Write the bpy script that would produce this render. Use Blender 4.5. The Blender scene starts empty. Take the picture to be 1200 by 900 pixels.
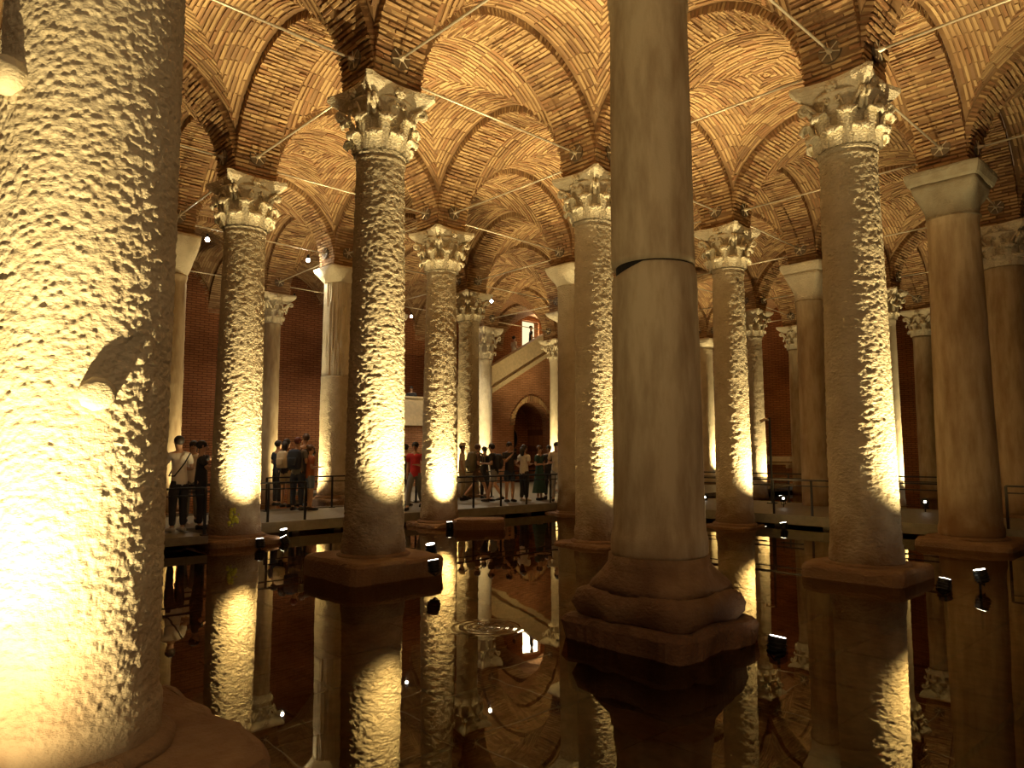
import bpy, bmesh, math, random
import numpy as np
from mathutils import Vector, Matrix, Euler

C = bpy.context.scene.collection
SC = bpy.context.scene
RND = random.Random(7)

# ------------------------------------------------------------------ camera
FPX, PITCH, YAW = 843.08, 0.09479, 0.75384
CAM = Vector((-5.7327, -8.9489, 1.72))
cam = bpy.data.cameras.new('camera'); camo = bpy.data.objects.new('camera', cam); C.objects.link(camo)
cam.sensor_width = 36; cam.lens = FPX * 36 / 1200; cam.clip_start = .05; cam.clip_end = 200
camo.location = CAM
camo.rotation_euler = (math.pi / 2 + PITCH, 0, -YAW)
SC.camera = camo
# ------------------------------------------------------------------ world and exposure
w = bpy.data.worlds.new('World'); SC.world = w; w.use_nodes = True
bg = w.node_tree.nodes['Background']
bg.inputs[0].default_value = (1.0, .62, .30, 1); bg.inputs[1].default_value = 0.10
vs = SC.view_settings
vs.view_transform = 'Standard'; vs.look = 'None'; vs.gamma = 1; vs.use_curve_mapping = False
vs.exposure = 1.6
WARM = (1.0, .76, .37)
WASH_P, UP_P = .85, 370.0

# ------------------------------------------------------------------ layout maths
S = 4.85                      # column spacing
ZS = 7.07                     # springing of the vaults above the water
BW = .85                      # width of the arch bands
RA = (S - BW) / 2             # soffit radius
RW = RA + .13                 # web radius
DECK = .24                    # walkway level
FWD = Vector((math.sin(YAW), math.cos(YAW), 0)); RGT = Vector((math.cos(YAW), -math.sin(YAW), 0))

def px_dir(px, py):
    x = (px - 600) / FPX; y = (450 - py) / FPX
    c, s = math.cos(PITCH), math.sin(PITCH)
    return RGT * x + FWD * (c - y * s) + Vector((0, 0, 1)) * (s + y * c)
def at_d(px, py, d):          # point seen at a pixel, at horizontal depth d
    v = px_dir(px, py); return CAM + v * (d / v.dot(FWD))
def on_z(px, py, z):
    v = px_dir(px, py); return CAM + v * ((z - CAM.z) / v.z)
def depth(x, y): return (x - CAM.x) * FWD.x + (y - CAM.y) * FWD.y
def px_of(x, y, z):
    r = (x - CAM.x) * RGT.x + (y - CAM.y) * RGT.y; d = depth(x, y); h = z - CAM.z
    c, s = math.cos(PITCH), math.sin(PITCH)
    zz = d * c + h * s
    if zz < .2: return (1e5, 1e5)
    return (600 + FPX * r / zz, 450 - FPX * (-d * s + h * c) / zz)

# observed column x at mid height -> lateral correction of each grid node
OBS = {(0, 0): 442, (0, -1): 281, (1, -1): 516, (1, 0): 697, (2, 0): 857, (1, 1): 1004, (2, 1): 1127,
       (3, 1): 1186, (2, -2): 549, (3, -3): 568, (4, -3): 651, (1, -3): 316, (3, 0): 953, (4, -1): 885,
       (5, 0): 1086, (5, -2): 828, (0, 1): 767, (2, -1): 670, (1, -2): 394, (4, 0): 1042, (0, -2): 193,
       (3, -2): 663, (5, -1): 936, (-1, 1): 99}
OFF = {}
for (i, j), xo in OBS.items():
    X, Y = i * S, -j * S; d = depth(X, Y)
    xp = px_of(X, Y, 2.6 if (i, j) == (-1, 1) else 3.2)[0]
    k = (xo - xp) / FPX * d
    OFF[(i, j)] = (k * RGT.x, k * RGT.y)
def node(i, j):
    o = OFF.get((i, j), (0, 0)); return Vector((i * S + o[0], -j * S + o[1], 0))
def warp(x, y):
    gx, gy = x / S, -y / S
    i, j = math.floor(gx), math.floor(gy); u, v = gx - i, gy - j
    ox = oy = 0
    for a, b, wt in ((0, 0, (1-u)*(1-v)), (1, 0, u*(1-v)), (0, 1, (1-u)*v), (1, 1, u*v)):
        o = OFF.get((i + a, j + b))
        if o: ox += wt * o[0]; oy += wt * o[1]
    return x + ox, y + oy

# ------------------------------------------------------------------ noise (numpy value noise)
_T = np.random.RandomState(3).rand(64, 64, 64)
def vnoise(p, f):
    q = np.asarray(p) * np.asarray(f); i = np.floor(q).astype(int); t = q - i; t = t * t * (3 - 2 * t)
    out = 0
    for a in (0, 1):
        for b in (0, 1):
            for c in (0, 1):
                wgt = (t[:, 0] if a else 1 - t[:, 0]) * (t[:, 1] if b else 1 - t[:, 1]) * (t[:, 2] if c else 1 - t[:, 2])
                out = out + wgt * _T[(i[:, 0] + a) & 63, (i[:, 1] + b) & 63, (i[:, 2] + c) & 63]
    return out * 2 - 1

# ------------------------------------------------------------------ materials
def mat(name, build):
    m = bpy.data.materials.new(name); m.use_nodes = True
    nt = m.node_tree; nt.nodes.clear()
    out = nt.nodes.new('ShaderNodeOutputMaterial')
    def N(t, **kw):
        n = nt.nodes.new(t)
        for k, v in kw.items():
            if k == 'inp':
                for kk, vv in v.items(): n.inputs[kk].default_value = vv
            else: setattr(n, k, v)
        return n
    build(nt, N, nt.links.new, out)
    return m
def ramp(N, stops):
    r = N('ShaderNodeValToRGB'); e = r.color_ramp.elements
    e[0].position, e[0].color = stops[0][0], (*stops[0][1], 1); e[1].position, e[1].color = stops[-1][0], (*stops[-1][1], 1)
    for p, c in stops[1:-1]:
        x = e.new(p); x.color = (*c, 1)
    return r
def plain(name, col, rough=.6, metal=0, spec=.5, vary=.0):
    def b(nt, N, L, out):
        p = N('ShaderNodeBsdfPrincipled'); p.inputs['Roughness'].default_value = rough; p.inputs['Metallic'].default_value = metal
        p.inputs['Specular IOR Level'].default_value = spec
        if vary:
            tc = N('ShaderNodeTexCoord'); n = N('ShaderNodeTexNoise', inp={'Scale': 9.0, 'Detail': 4.0})
            L(tc.outputs['Object'], n.inputs['Vector'])
            r = ramp(N, [(.3, tuple(c * (1 - vary) for c in col)), (.7, tuple(min(1, c * (1 + vary)) for c in col))])
            L(n.outputs['Fac'], r.inputs['Fac']); L(r.outputs['Color'], p.inputs['Base Color'])
        else: p.inputs['Base Color'].default_value = (*col, 1)
        L(p.outputs[0], out.inputs[0])
    return mat(name, b)
def stone(name, a, b_, bump=.5, scale=22, dist=.02, stain=True, streak=False, dark=(.16, .08, .035), coarse=0):
    def b(nt, N, L, out):
        p = N('ShaderNodeBsdfPrincipled'); p.inputs['Roughness'].default_value = .82; p.inputs['Specular IOR Level'].default_value = .25
        g = N('ShaderNodeNewGeometry'); tc = N('ShaderNodeTexCoord')
        mp = N('ShaderNodeMapping'); L(tc.outputs['Object'], mp.inputs['Vector'])
        mp.inputs['Scale'].default_value = (1, 1, .22) if streak else (1, 1, .8)
        n = N('ShaderNodeTexNoise', inp={'Scale': 3.2 if not streak else 5.0, 'Detail': 7.0, 'Roughness': .62}); L(mp.outputs[0], n.inputs['Vector'])
        r = ramp(N, [(.28, b_), (.62, a)]); L(n.outputs['Fac'], r.inputs['Fac']); col = r.outputs['Color']
        if stain:
            sep = N('ShaderNodeSeparateXYZ'); L(g.outputs['Position'], sep.inputs[0])
            n2 = N('ShaderNodeTexNoise', inp={'Scale': 2.4, 'Detail': 6.0}); L(g.outputs['Position'], n2.inputs['Vector'])
            ad = N('ShaderNodeMath', operation='MULTIPLY_ADD'); ad.inputs[1].default_value = -1.5
            L(n2.outputs['Fac'], ad.inputs[0]); L(sep.outputs['Z'], ad.inputs[2])
            mr = N('ShaderNodeMapRange'); mr.inputs['From Min'].default_value = -.55; mr.inputs['From Max'].default_value = .35
            mr.inputs['To Min'].default_value = .88; mr.inputs['To Max'].default_value = 0
            L(ad.outputs[0], mr.inputs['Value'])
            mx = N('ShaderNodeMix', data_type='RGBA'); L(mr.outputs[0], mx.inputs['Factor']); L(col, mx.inputs['A']); mx.inputs['B'].default_value = (*dark, 1)
            col = mx.outputs['Result']
        L(col, p.inputs['Base Color'])
        nb = N('ShaderNodeTexNoise', inp={'Scale': float(scale), 'Detail': 4.0, 'Roughness': .6}); 
        mp2 = N('ShaderNodeMapping'); mp2.inputs['Scale'].default_value = (1, 1, 1.7); L(tc.outputs['Object'], mp2.inputs['Vector']); L(mp2.outputs[0], nb.inputs['Vector'])
        bp = N('ShaderNodeBump'); bp.inputs['Strength'].default_value = bump; bp.inputs['Distance'].default_value = dist
        L(nb.outputs['Fac'], bp.inputs['Height'])
        last = bp
        if coarse:
            v = N('ShaderNodeTexVoronoi', inp={'Scale': float(coarse)}); L(mp2.outputs[0], v.inputs['Vector'])
            b2 = N('ShaderNodeBump'); b2.inputs['Strength'].default_value = .6; b2.inputs['Distance'].default_value = .02
            L(v.outputs['Distance'], b2.inputs['Height']); L(bp.outputs[0], b2.inputs['Normal']); last = b2
        L(last.outputs[0], p.inputs['Normal'])
        L(p.outputs[0], out.inputs[0])
    return mat(name, b)
M = {}
M['rough'] = stone('rough_marble', (.60, .52, .36), (.46, .38, .24), bump=.9, scale=26, dist=.035, coarse=16)
M['near'] = stone('hammered_marble', (.60, .52, .36), (.47, .39, .25), bump=.6, scale=48, dist=.015)
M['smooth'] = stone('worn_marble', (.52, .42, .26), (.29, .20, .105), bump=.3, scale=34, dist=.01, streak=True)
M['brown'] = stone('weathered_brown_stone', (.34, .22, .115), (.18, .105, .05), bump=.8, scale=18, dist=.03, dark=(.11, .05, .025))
M['cap'] = stone('carved_marble', (.76, .68, .49), (.60, .52, .35), bump=.6, scale=38, dist=.015, stain=False, coarse=24)
M['plinth'] = stone('plinth_stone', (.42, .31, .18), (.27, .18, .095), bump=.7, scale=20, dist=.03, dark=(.17, .09, .045))
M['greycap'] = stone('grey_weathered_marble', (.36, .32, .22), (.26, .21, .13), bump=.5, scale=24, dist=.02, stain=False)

def b_brick(cols):
    def b(nt, N, L, out):
        p = N('ShaderNodeBsdfPrincipled'); p.inputs['Roughness'].default_value = .9; p.inputs['Specular IOR Level'].default_value = .15
        g = N('ShaderNodeNewGeometry'); oi = N('ShaderNodeObjectInfo')
        ad = N('ShaderNodeMath', operation='ADD'); L(g.outputs['Random Per Island'], ad.inputs[0]); L(oi.outputs['Random'], ad.inputs[1])
        fr = N('ShaderNodeMath', operation='FRACT'); L(ad.outputs[0], fr.inputs[0])
        r = ramp(N, cols); L(fr.outputs[0], r.inputs['Fac'])
        n = N('ShaderNodeTexNoise', inp={'Scale': .9, 'Detail': 5.0}); L(g.outputs['Position'], n.inputs['Vector'])
        r2 = ramp(N, [(.3, (.72, .66, .62)), (.7, (1.15, 1.12, 1.05))]); L(n.outputs['Fac'], r2.inputs['Fac'])
        mx = N('ShaderNodeMix', data_type='RGBA', blend_type='MULTIPLY'); mx.inputs['Factor'].default_value = 1
        L(r.outputs['Color'], mx.inputs['A']); L(r2.outputs['Color'], mx.inputs['B']); L(mx.outputs['Result'], p.inputs['Base Color'])
        nb = N('ShaderNodeTexNoise', inp={'Scale': 40.0, 'Detail': 4.0}); L(g.outputs['Position'], nb.inputs['Vector'])
        bp = N('ShaderNodeBump'); bp.inputs['Strength'].default_value = .5; bp.inputs['Distance'].default_value = .01
        L(nb.outputs['Fac'], bp.inputs['Height']); L(bp.outputs[0], p.inputs['Normal']); L(p.outputs[0], out.inputs[0])
    return b
M['brick'] = mat('old_brick', b_brick([(0, (.48, .32, .165)), (.35, (.58, .42, .22)), (.6, (.38, .215, .11)), (.8, (.30, .19, .11)), (1, (.53, .37, .19))]))
def b_mortar(nt, N, L, out):
    p = N('ShaderNodeBsdfPrincipled'); p.inputs['Roughness'].default_value = .95; p.inputs['Specular IOR Level'].default_value = .1
    g = N('ShaderNodeNewGeometry'); n = N('ShaderNodeTexNoise', inp={'Scale': 3.0, 'Detail': 6.0}); L(g.outputs['Position'], n.inputs['Vector'])
    r = ramp(N, [(.3, (.20, .11, .05)), (.7, (.32, .20, .10))]); L(n.outputs['Fac'], r.inputs['Fac']); L(r.outputs['Color'], p.inputs['Base Color'])
    L(p.outputs[0], out.inputs[0])
M['mortar'] = mat('lime_mortar', b_mortar)
def b_wall(c1, c2, mo):
    def b(nt, N, L, out):
        p = N('ShaderNodeBsdfPrincipled'); p.inputs['Roughness'].default_value = .92; p.inputs['Specular IOR Level'].default_value = .15
        uv = N('ShaderNodeUVMap'); uv.uv_map = 'UVMap'
        bt = N('ShaderNodeTexBrick'); bt.offset = .5
        for k, v in {'Scale': 1.0, 'Mortar Size': .02, 'Mortar Smooth': .3, 'Brick Width': .34, 'Row Height': .09, 'Bias': 0.0}.items(): bt.inputs[k].default_value = v
        bt.inputs['Color1'].default_value = (*c1, 1); bt.inputs['Color2'].default_value = (*c2, 1); bt.inputs['Mortar'].default_value = (*mo, 1)
        L(uv.outputs[0], bt.inputs['Vector'])
        n = N('ShaderNodeTexNoise', inp={'Scale': .6, 'Detail': 6.0}); L(uv.outputs[0], n.inputs['Vector'])
        r2 = ramp(N, [(.3, (.6, .56, .52)), (.7, (1.2, 1.15, 1.1))]); L(n.outputs['Fac'], r2.inputs['Fac'])
        mx = N('ShaderNodeMix', data_type='RGBA', blend_type='MULTIPLY'); mx.inputs['Factor'].default_value = 1
        L(bt.outputs['Color'], mx.inputs['A']); L(r2.outputs['Color'], mx.inputs['B']); L(mx.outputs['Result'], p.inputs['Base Color'])
        bp = N('ShaderNodeBump'); bp.invert = True; bp.inputs['Strength'].default_value = .9; bp.inputs['Distance'].default_value = .02
        L(bt.outputs['Fac'], bp.inputs['Height']); L(bp.outputs[0], p.inputs['Normal']); L(p.outputs[0], out.inputs[0])
    return b
M['wall'] = mat('brick_wall', b_wall((.44, .20, .085), (.36, .15, .06), (.20, .085, .04)))
M['stairwall'] = mat('stair_brick_wall', b_wall((.56, .30, .16), (.48, .24, .12), (.32, .17, .09)))
M['vaultfar'] = mat('far_vault_brick', b_wall((.56, .34, .18), (.48, .27, .14), (.32, .18, .10)))
M['plaster'] = plain('cream_plaster', (.62, .50, .30), .8, vary=.12)
M['deck'] = plain('walkway_concrete', (.15, .125, .085), .6, vary=.25)
M['kerb'] = plain('pale_kerb', (.21, .185, .13), .65, vary=.15)
M['black'] = plain('black_steel', (.018, .016, .014), .4, metal=.4)
M['steel'] = plain('bright_steel_rod', (.70, .62, .46), .38, metal=.55)
M['iron'] = plain('dull_iron', (.20, .16, .11), .55, metal=.6, vary=.25)
M['dark'] = plain('void_shade_paint', (.012, .009, .006), .9)  # near-black colour that paints in the shade of gaps and openings
M['block'] = M['brown']
M['panel'] = plain('pale_panel', (.62, .50, .32), .6, vary=.1)
def b_emit(col, s):
    def b(nt, N, L, out):
        e = N('ShaderNodeEmission'); e.inputs[0].default_value = (*col, 1); e.inputs[1].default_value = s; L(e.outputs[0], out.inputs[0])
    return b
M['led'] = mat('white_led', b_emit((1, .96, .88), 60))
M['lens'] = mat('lit_lens', b_emit((1, .93, .75), 7))
M['doorlight'] = mat('daylit_doorway', b_emit((1, .84, .48), .42))
M['phone'] = mat('green_phone_screen', b_emit((.12, .75, .22), .7))
def b_water(nt, N, L, out):
    g = N('ShaderNodeNewGeometry')
    n = N('ShaderNodeTexNoise', inp={'Scale': 1.1, 'Detail': 2.0}); L(g.outputs['Position'], n.inputs['Vector'])
    bp = N('ShaderNodeBump'); bp.inputs['Strength'].default_value = .05; bp.inputs['Distance'].default_value = .03; L(n.outputs['Fac'], bp.inputs['Height'])
    rp = on_z(570, 735, 0)                                  # one small set of ripple rings
    vd = N('ShaderNodeVectorMath', operation='DISTANCE'); vd.inputs[1].default_value = tuple(rp); L(g.outputs['Position'], vd.inputs[0])
    sn = N('ShaderNodeMath', operation='MULTIPLY'); sn.inputs[1].default_value = 75.0; L(vd.outputs['Value'], sn.inputs[0])
    s2 = N('ShaderNodeMath', operation='SINE'); L(sn.outputs[0], s2.inputs[0])
    fm = N('ShaderNodeMapRange'); fm.inputs['From Min'].default_value = .05; fm.inputs['From Max'].default_value = .42; fm.inputs['To Min'].default_value = 1; fm.inputs['To Max'].default_value = 0; L(vd.outputs['Value'], fm.inputs['Value'])
    ml = N('ShaderNodeMath', operation='MULTIPLY'); L(s2.outputs[0], ml.inputs[0]); L(fm.outputs[0], ml.inputs[1])
    b0 = bp; bp = N('ShaderNodeBump'); bp.inputs['Strength'].default_value = .35; bp.inputs['Distance'].default_value = .006; L(ml.outputs[0], bp.inputs['Height']); L(b0.outputs[0], bp.inputs['Normal'])
    gl = N('ShaderNodeBsdfGlossy'); gl.inputs['Roughness'].default_value = .012; gl.inputs['Color'].default_value = (.95, .86, .68, 1)
    tr = N('ShaderNodeBsdfTransparent'); tr.inputs[0].default_value = (.50, .36, .22, 1)
    fr = N('ShaderNodeFresnel'); fr.inputs['IOR'].default_value = 1.52
    L(bp.outputs[0], gl.inputs['Normal']); L(bp.outputs[0], fr.inputs['Normal'])
    mx = N('ShaderNodeMixShader'); L(fr.outputs[0], mx.inputs[0]); L(tr.outputs[0], mx.inputs[1]); L(gl.outputs[0], mx.inputs[2]); L(mx.outputs[0], out.inputs[0])
M['water'] = mat('still_dark_water', b_water)
M['bed'] = plain('pool_bed_slab', (.20, .12, .07), .9, vary=.4)
M['silt'] = plain('pool_bed_silt', (.07, .045, .028), .95)

# ------------------------------------------------------------------ object helpers
def link(o, parent=None):
    C.objects.link(o)
    if parent is not None: o.parent = parent
    return o
def tag(o, label=None, cat=None, group=None, kind=None):
    if label: o['label'] = label
    if cat: o['category'] = cat
    if group: o['group'] = group
    if kind: o['kind'] = kind
    return o
def empty(name, loc=(0, 0, 0), rz=0):
    o = bpy.data.objects.new(name, None); o.location = loc; o.rotation_euler = (0, 0, rz); o.empty_display_size = .2
    C.objects.link(o); return o
def mesh(name, V, F, m, smooth=False, uv=None):
    me = bpy.data.meshes.new(name)
    me.from_pydata([tuple(v) for v in V], [], F); me.materials.append(m)
    if smooth: me.polygons.foreach_set('use_smooth', [True] * len(me.polygons))
    if uv is not None:
        l = me.uv_layers.new(name='UVMap')
        l.data.foreach_set('uv', np.array(uv, dtype=np.float32).ravel())
    me.update(); return me
def obj(name, V, F, m, parent=None, smooth=False, uv=None):
    return link(bpy.data.objects.new(name, mesh(name, V, F, m, smooth, uv)), parent)
class MB:
    def __init__(s): s.v = []; s.f = []
    def add(s, V, F):
        n = len(s.v); s.v += [tuple(x) for x in V]; s.f += [tuple(i + n for i in f) for f in F]; return s
    def box(s, c, d, R=None, jit=0):
        V = []
        for z in (-.5, .5):
            for x, y in ((-.5, -.5), (.5, -.5), (.5, .5), (-.5, .5)):
                p = Vector((x * d[0], y * d[1], z * d[2]))
                if jit: p += Vector([RND.uniform(-jit, jit) for _ in range(3)])
                if R is not None: p = R @ p
                V.append(p + Vector(c))
        return s.add(V, [(0, 3, 2, 1), (4, 5, 6, 7), (0, 1, 5, 4), (1, 2, 6, 5), (2, 3, 7, 6), (3, 0, 4, 7)])
    def tube(s, pts, r, n=10, cap=True):
        pts = [Vector(p) for p in pts]; rs = r if isinstance(r, (list, tuple)) else [r] * len(pts)
        V = []; F = []; up = None
        for k, p in enumerate(pts):
            t = (pts[min(k + 1, len(pts) - 1)] - pts[max(k - 1, 0)]).normalized()
            if up is None: up = t.orthogonal().normalized()
            a = (up - t * up.dot(t)).normalized(); up = a; b = t.cross(a)
            for q in range(n):
                an = 2 * math.pi * q / n; V.append(p + (a * math.cos(an) + b * math.sin(an)) * rs[k])
        for k in range(len(pts) - 1):
            for q in range(n): F.append((k*n+q, k*n+(q+1) % n, (k+1)*n+(q+1) % n, (k+1)*n+q))
        if cap: F.append(tuple(range(n - 1, -1, -1))); F.append(tuple(range((len(pts)-1)*n, len(pts)*n)))
        return s.add(V, F)
    def ball(s, c, r, n=12, m=8, sc=(1, 1, 1)):
        V = [Vector((0, 0, -r))]
        for i in range(1, m):
            a = -math.pi / 2 + math.pi * i / m
            for q in range(n): V.append(Vector((math.cos(a) * math.cos(2*math.pi*q/n), math.cos(a) * math.sin(2*math.pi*q/n), math.sin(a))) * r)
        V.append(Vector((0, 0, r))); F = []
        for q in range(n): F.append((0, 1+(q+1) % n, 1+q))
        for i in range(m - 2):
            for q in range(n): F.append((1+i*n+q, 1+i*n+(q+1) % n, 1+(i+1)*n+(q+1) % n, 1+(i+1)*n+q))
        e = len(V) - 1
        for q in range(n): F.append((e, 1+(m-2)*n+q, 1+(m-2)*n+(q+1) % n))
        return s.add([Vector((v.x*sc[0], v.y*sc[1], v.z*sc[2])) + Vector(c) for v in V], F)
    def build(s, name, m, parent=None, smooth=False): return obj(name, s.v, s.f, m, parent, smooth)
def loft(rows, n=48, noise=0, nf=5, seed=0, cap=True):
    # rows: (z, half size, squareness 0 round..1 square) -> closed stack of rounded-square rings
    V = []; F = []
    for z, h, q in rows:
        e = 2 + 16 * q * q
        for k in range(n):
            a = 2 * math.pi * k / n; c, s_ = math.cos(a), math.sin(a)
            rr = h / (abs(c) ** e + abs(s_) ** e) ** (1 / e)
            V.append((rr * c, rr * s_, z))
    V = np.array(V)
    if noise:
        P = V + np.array([seed * 7.3 + 50, seed * 3.1 + 50, 50])
        nn = vnoise(P, (nf, nf, nf)) * noise + vnoise(P, (nf*3, nf*3, nf*3)) * noise * .4
        rad = V[:, :2] / np.maximum(1e-6, np.linalg.norm(V[:, :2], axis=1))[:, None]
        V[:, :2] += rad * nn[:, None]; V[:, 2] += vnoise(P + 9, (nf, nf, nf)) * noise * .5
    m = len(rows)
    for i in range(m - 1):
        for k in range(n): F.append((i*n+k, i*n+(k+1) % n, (i+1)*n+(k+1) % n, (i+1)*n+k))
    if cap: F.append(tuple(range(n-1, -1, -1))); F.append(tuple(range((m-1)*n, m*n)))
    return V.tolist(), F
def lathe_grid(zs, rs, n, disp=None):
    zs = np.asarray(zs); rs = np.asarray(rs); m = len(zs)
    th = np.linspace(0, 2 * np.pi, n, endpoint=False)
    TH, Z = np.meshgrid(th, zs); R = np.repeat(rs[:, None], n, 1)
    P = np.stack([R * np.cos(TH), R * np.sin(TH), Z], -1).reshape(-1, 3)
    if disp is not None:
        d = disp(P); nr = np.stack([np.cos(TH), np.sin(TH)], -1).reshape(-1, 2); P[:, :2] += nr * d[:, None]
    idx = np.arange(m * n).reshape(m, n); a = idx[:-1]; b = idx[1:]
    F = np.stack([a, np.roll(a, -1, 1), np.roll(b, -1, 1), b], -1).reshape(-1, 4)
    return P, F
def np_mesh(name, P, F, m, smooth=True, caps=None):
    me = bpy.data.meshes.new(name)
    me.vertices.add(len(P)); me.vertices.foreach_set('co', np.asarray(P, np.float32).ravel())
    F = np.asarray(F); k = F.shape[1]; nf = len(F)
    li = F.ravel().tolist(); st = list(range(0, nf * k, k)); tot = [k] * nf
    for c in (caps or []): st.append(len(li)); li += list(c); tot.append(len(c))
    me.loops.add(len(li)); me.loops.foreach_set('vertex_index', li)
    me.polygons.add(len(st)); me.polygons.foreach_set('loop_start', st); me.polygons.foreach_set('loop_total', tot)
    me.polygons.foreach_set('use_smooth', [smooth] * len(st))
    me.materials.append(m); me.update(calc_edges=True); me.validate(); return me

# ================================================================== STRUCTURE
# ---- pool bed and water
bed = MB().box((9, 4, -.62), (52, 44, .1)).build('floor', M['silt']); tag(bed, kind='structure')
bed['label'] = 'dark stone floor of the cistern under shallow water'
slab_meshes = []
for k in range(5):
    slab_meshes.append(MB().box((0, 0, 0), (1.16, .86, .1), jit=.015).build('floor_slab_source', M['bed']).data)
for o in [o for o in C.objects if o.name.startswith('floor_slab_source')]: bpy.data.objects.remove(o)
ns = 0
for a in range(-6, 14):
    for b in range(-9, 14):
        x = a * 1.2 + (.6 if b % 2 else 0) - 1; y = b * .9 - 5
        p = px_of(x, y, -.5)
        if -60 < p[0] < 1260 and 560 < p[1] < 980 and ns < 300:
            o = bpy.data.objects.new('stone_slab', slab_meshes[RND.randrange(5)]); link(o, bed); o.location = (x, y, -.53 + RND.uniform(-.012, .012)); ns += 1
wt = obj('water', [(-17, -18, 0), (35, -18, 0), (35, 26, 0), (-17, 26, 0)], [(0, 1, 2, 3)], M['water'])
tag(wt, 'still dark shallow water mirroring the columns and brick vaults', kind='structure')

# ---- walls
def wall(name, x0, y0, x1, y1, z0, z1, m, th=.4, label=None):
    d = Vector((x1 - x0, y1 - y0, 0)); L = d.length; d.normalize(); n = Vector((-d.y, d.x, 0)) * th
    a = Vector((x0, y0, z0)); b = Vector((x1, y1, z0)); up = Vector((0, 0, z1 - z0))
    V = [a, b, b + up, a + up, a + n, b + n, b + n + up, a + n + up]
    F = [(0, 1, 2, 3), (5, 4, 7, 6), (3, 2, 6, 7), (4, 0, 3, 7), (1, 5, 6, 2), (4, 5, 1, 0)]
    H = z1 - z0; uv = []
    for f in F:
        for i in f:
            uv.append((L if i in (1, 2, 5, 6) else 0, (z1 if i in (2, 3, 6, 7) else z0)))
    o = obj(name, V, F, m, uv=uv); tag(o, label, kind='structure'); return o
WY = 4 * S - BW / 2; WX = 6 * S - BW / 2
# back wall is pierced by the lit doorway at the head of the stairs
DX0, DX1, DZ0, DZ1 = 21.25, 22.55, 7.0, 8.95
def pierced(name, y, xs, holes, z0, z1, m, th=.4, label=None):
    # wall in plane Y=y facing -Y with rectangular holes, as grid cells
    X = sorted(set([xs[0], xs[1]] + [h[0] for h in holes] + [h[1] for h in holes])); Z = sorted(set([z0, z1] + [h[2] for h in holes] + [h[3] for h in holes]))
    V = []; F = []; uv = []
    def quad(p):
        n = len(V); V.extend(p); F.append((n, n+1, n+2, n+3)); uv.extend([(q[0] + q[1], q[2]) for q in p])
    for a, b in zip(X, X[1:]):
        for c, d in zip(Z, Z[1:]):
            if any(h[0] <= a and b <= h[1] and h[2] <= c and d <= h[3] for h in holes): continue
            quad([(a, y, c), (b, y, c), (b, y, d), (a, y, d)]); quad([(b, y+th, c), (a, y+th, c), (a, y+th, d), (b, y+th, d)])
    for h in holes:
        a, b, c, d = h
        quad([(a, y, c), (a, y+th, c), (b, y+th, c), (b, y, c)]); quad([(a, y+th, d), (a, y, d), (b, y, d), (b, y+th, d)])
        quad([(a, y, c), (a, y, d), (a, y+th, d), (a, y+th, c)]); quad([(b, y, d), (b, y, c), (b, y+th, c), (b, y+th, d)])
    o = obj(name, V, F, m, uv=uv); tag(o, label, kind='structure'); return o
pierced('wall_back', WY, (-15, WX + .4), [(DX0, DX1, DZ0, DZ1)], -.6, 9.6, M['wall'], label='long red brick back wall of the cistern')
wall('wall_right', WX, WY, WX, -15, -.6, 9.6, M['wall'], label='dark red brick wall on the right side')
wall('wall_left', -15, -15, -15, WY, -.6, 9.6, M['wall'], label='brick wall beyond the left edge of the picture')
wall('wall_front', WX, -15, -15, -15, -.6, 9.6, M['wall'], label='brick wall behind the viewer')

# ---- vaults
ceil = empty('ceiling', (0, 0, ZS)); tag(ceil, 'brick cross vaults carried on round arches between the columns', kind='structure')
def brick_geo(V, F, c, ax, ay, az, jit):
    n = len(V)
    for sz in (-.5, .5):
        for sx, sy in ((-.5, -.5), (.5, -.5), (.5, .5), (-.5, .5)):
            V.append((c[0] + ax[0]*sx + ay[0]*sy + az[0]*sz + RND.uniform(-jit, jit), c[1] + ax[1]*sx + ay[1]*sy + az[1]*sz + RND.uniform(-jit, jit),
                      c[2] + ax[2]*sx + ay[2]*sy + az[2]*sz + RND.uniform(-jit, jit)))
    F += [(n, n+3, n+2, n+1), (n+4, n+5, n+6, n+7), (n, n+1, n+5, n+4), (n+1, n+2, n+6, n+5), (n+2, n+3, n+7, n+6), (n+3, n, n+4, n+7)]
BRK = []
for k in range(8):                       # unit bricks with chipped, uneven corners
    V = []; F = []
    RND.seed(100 + k); brick_geo(V, F, (0, 0, 0), (1, 0, 0), (0, 1, 0), (0, 0, 1), .075)
    BRK.append(mesh('brick', V, F, M['brick']))
RND.seed(11)
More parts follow.
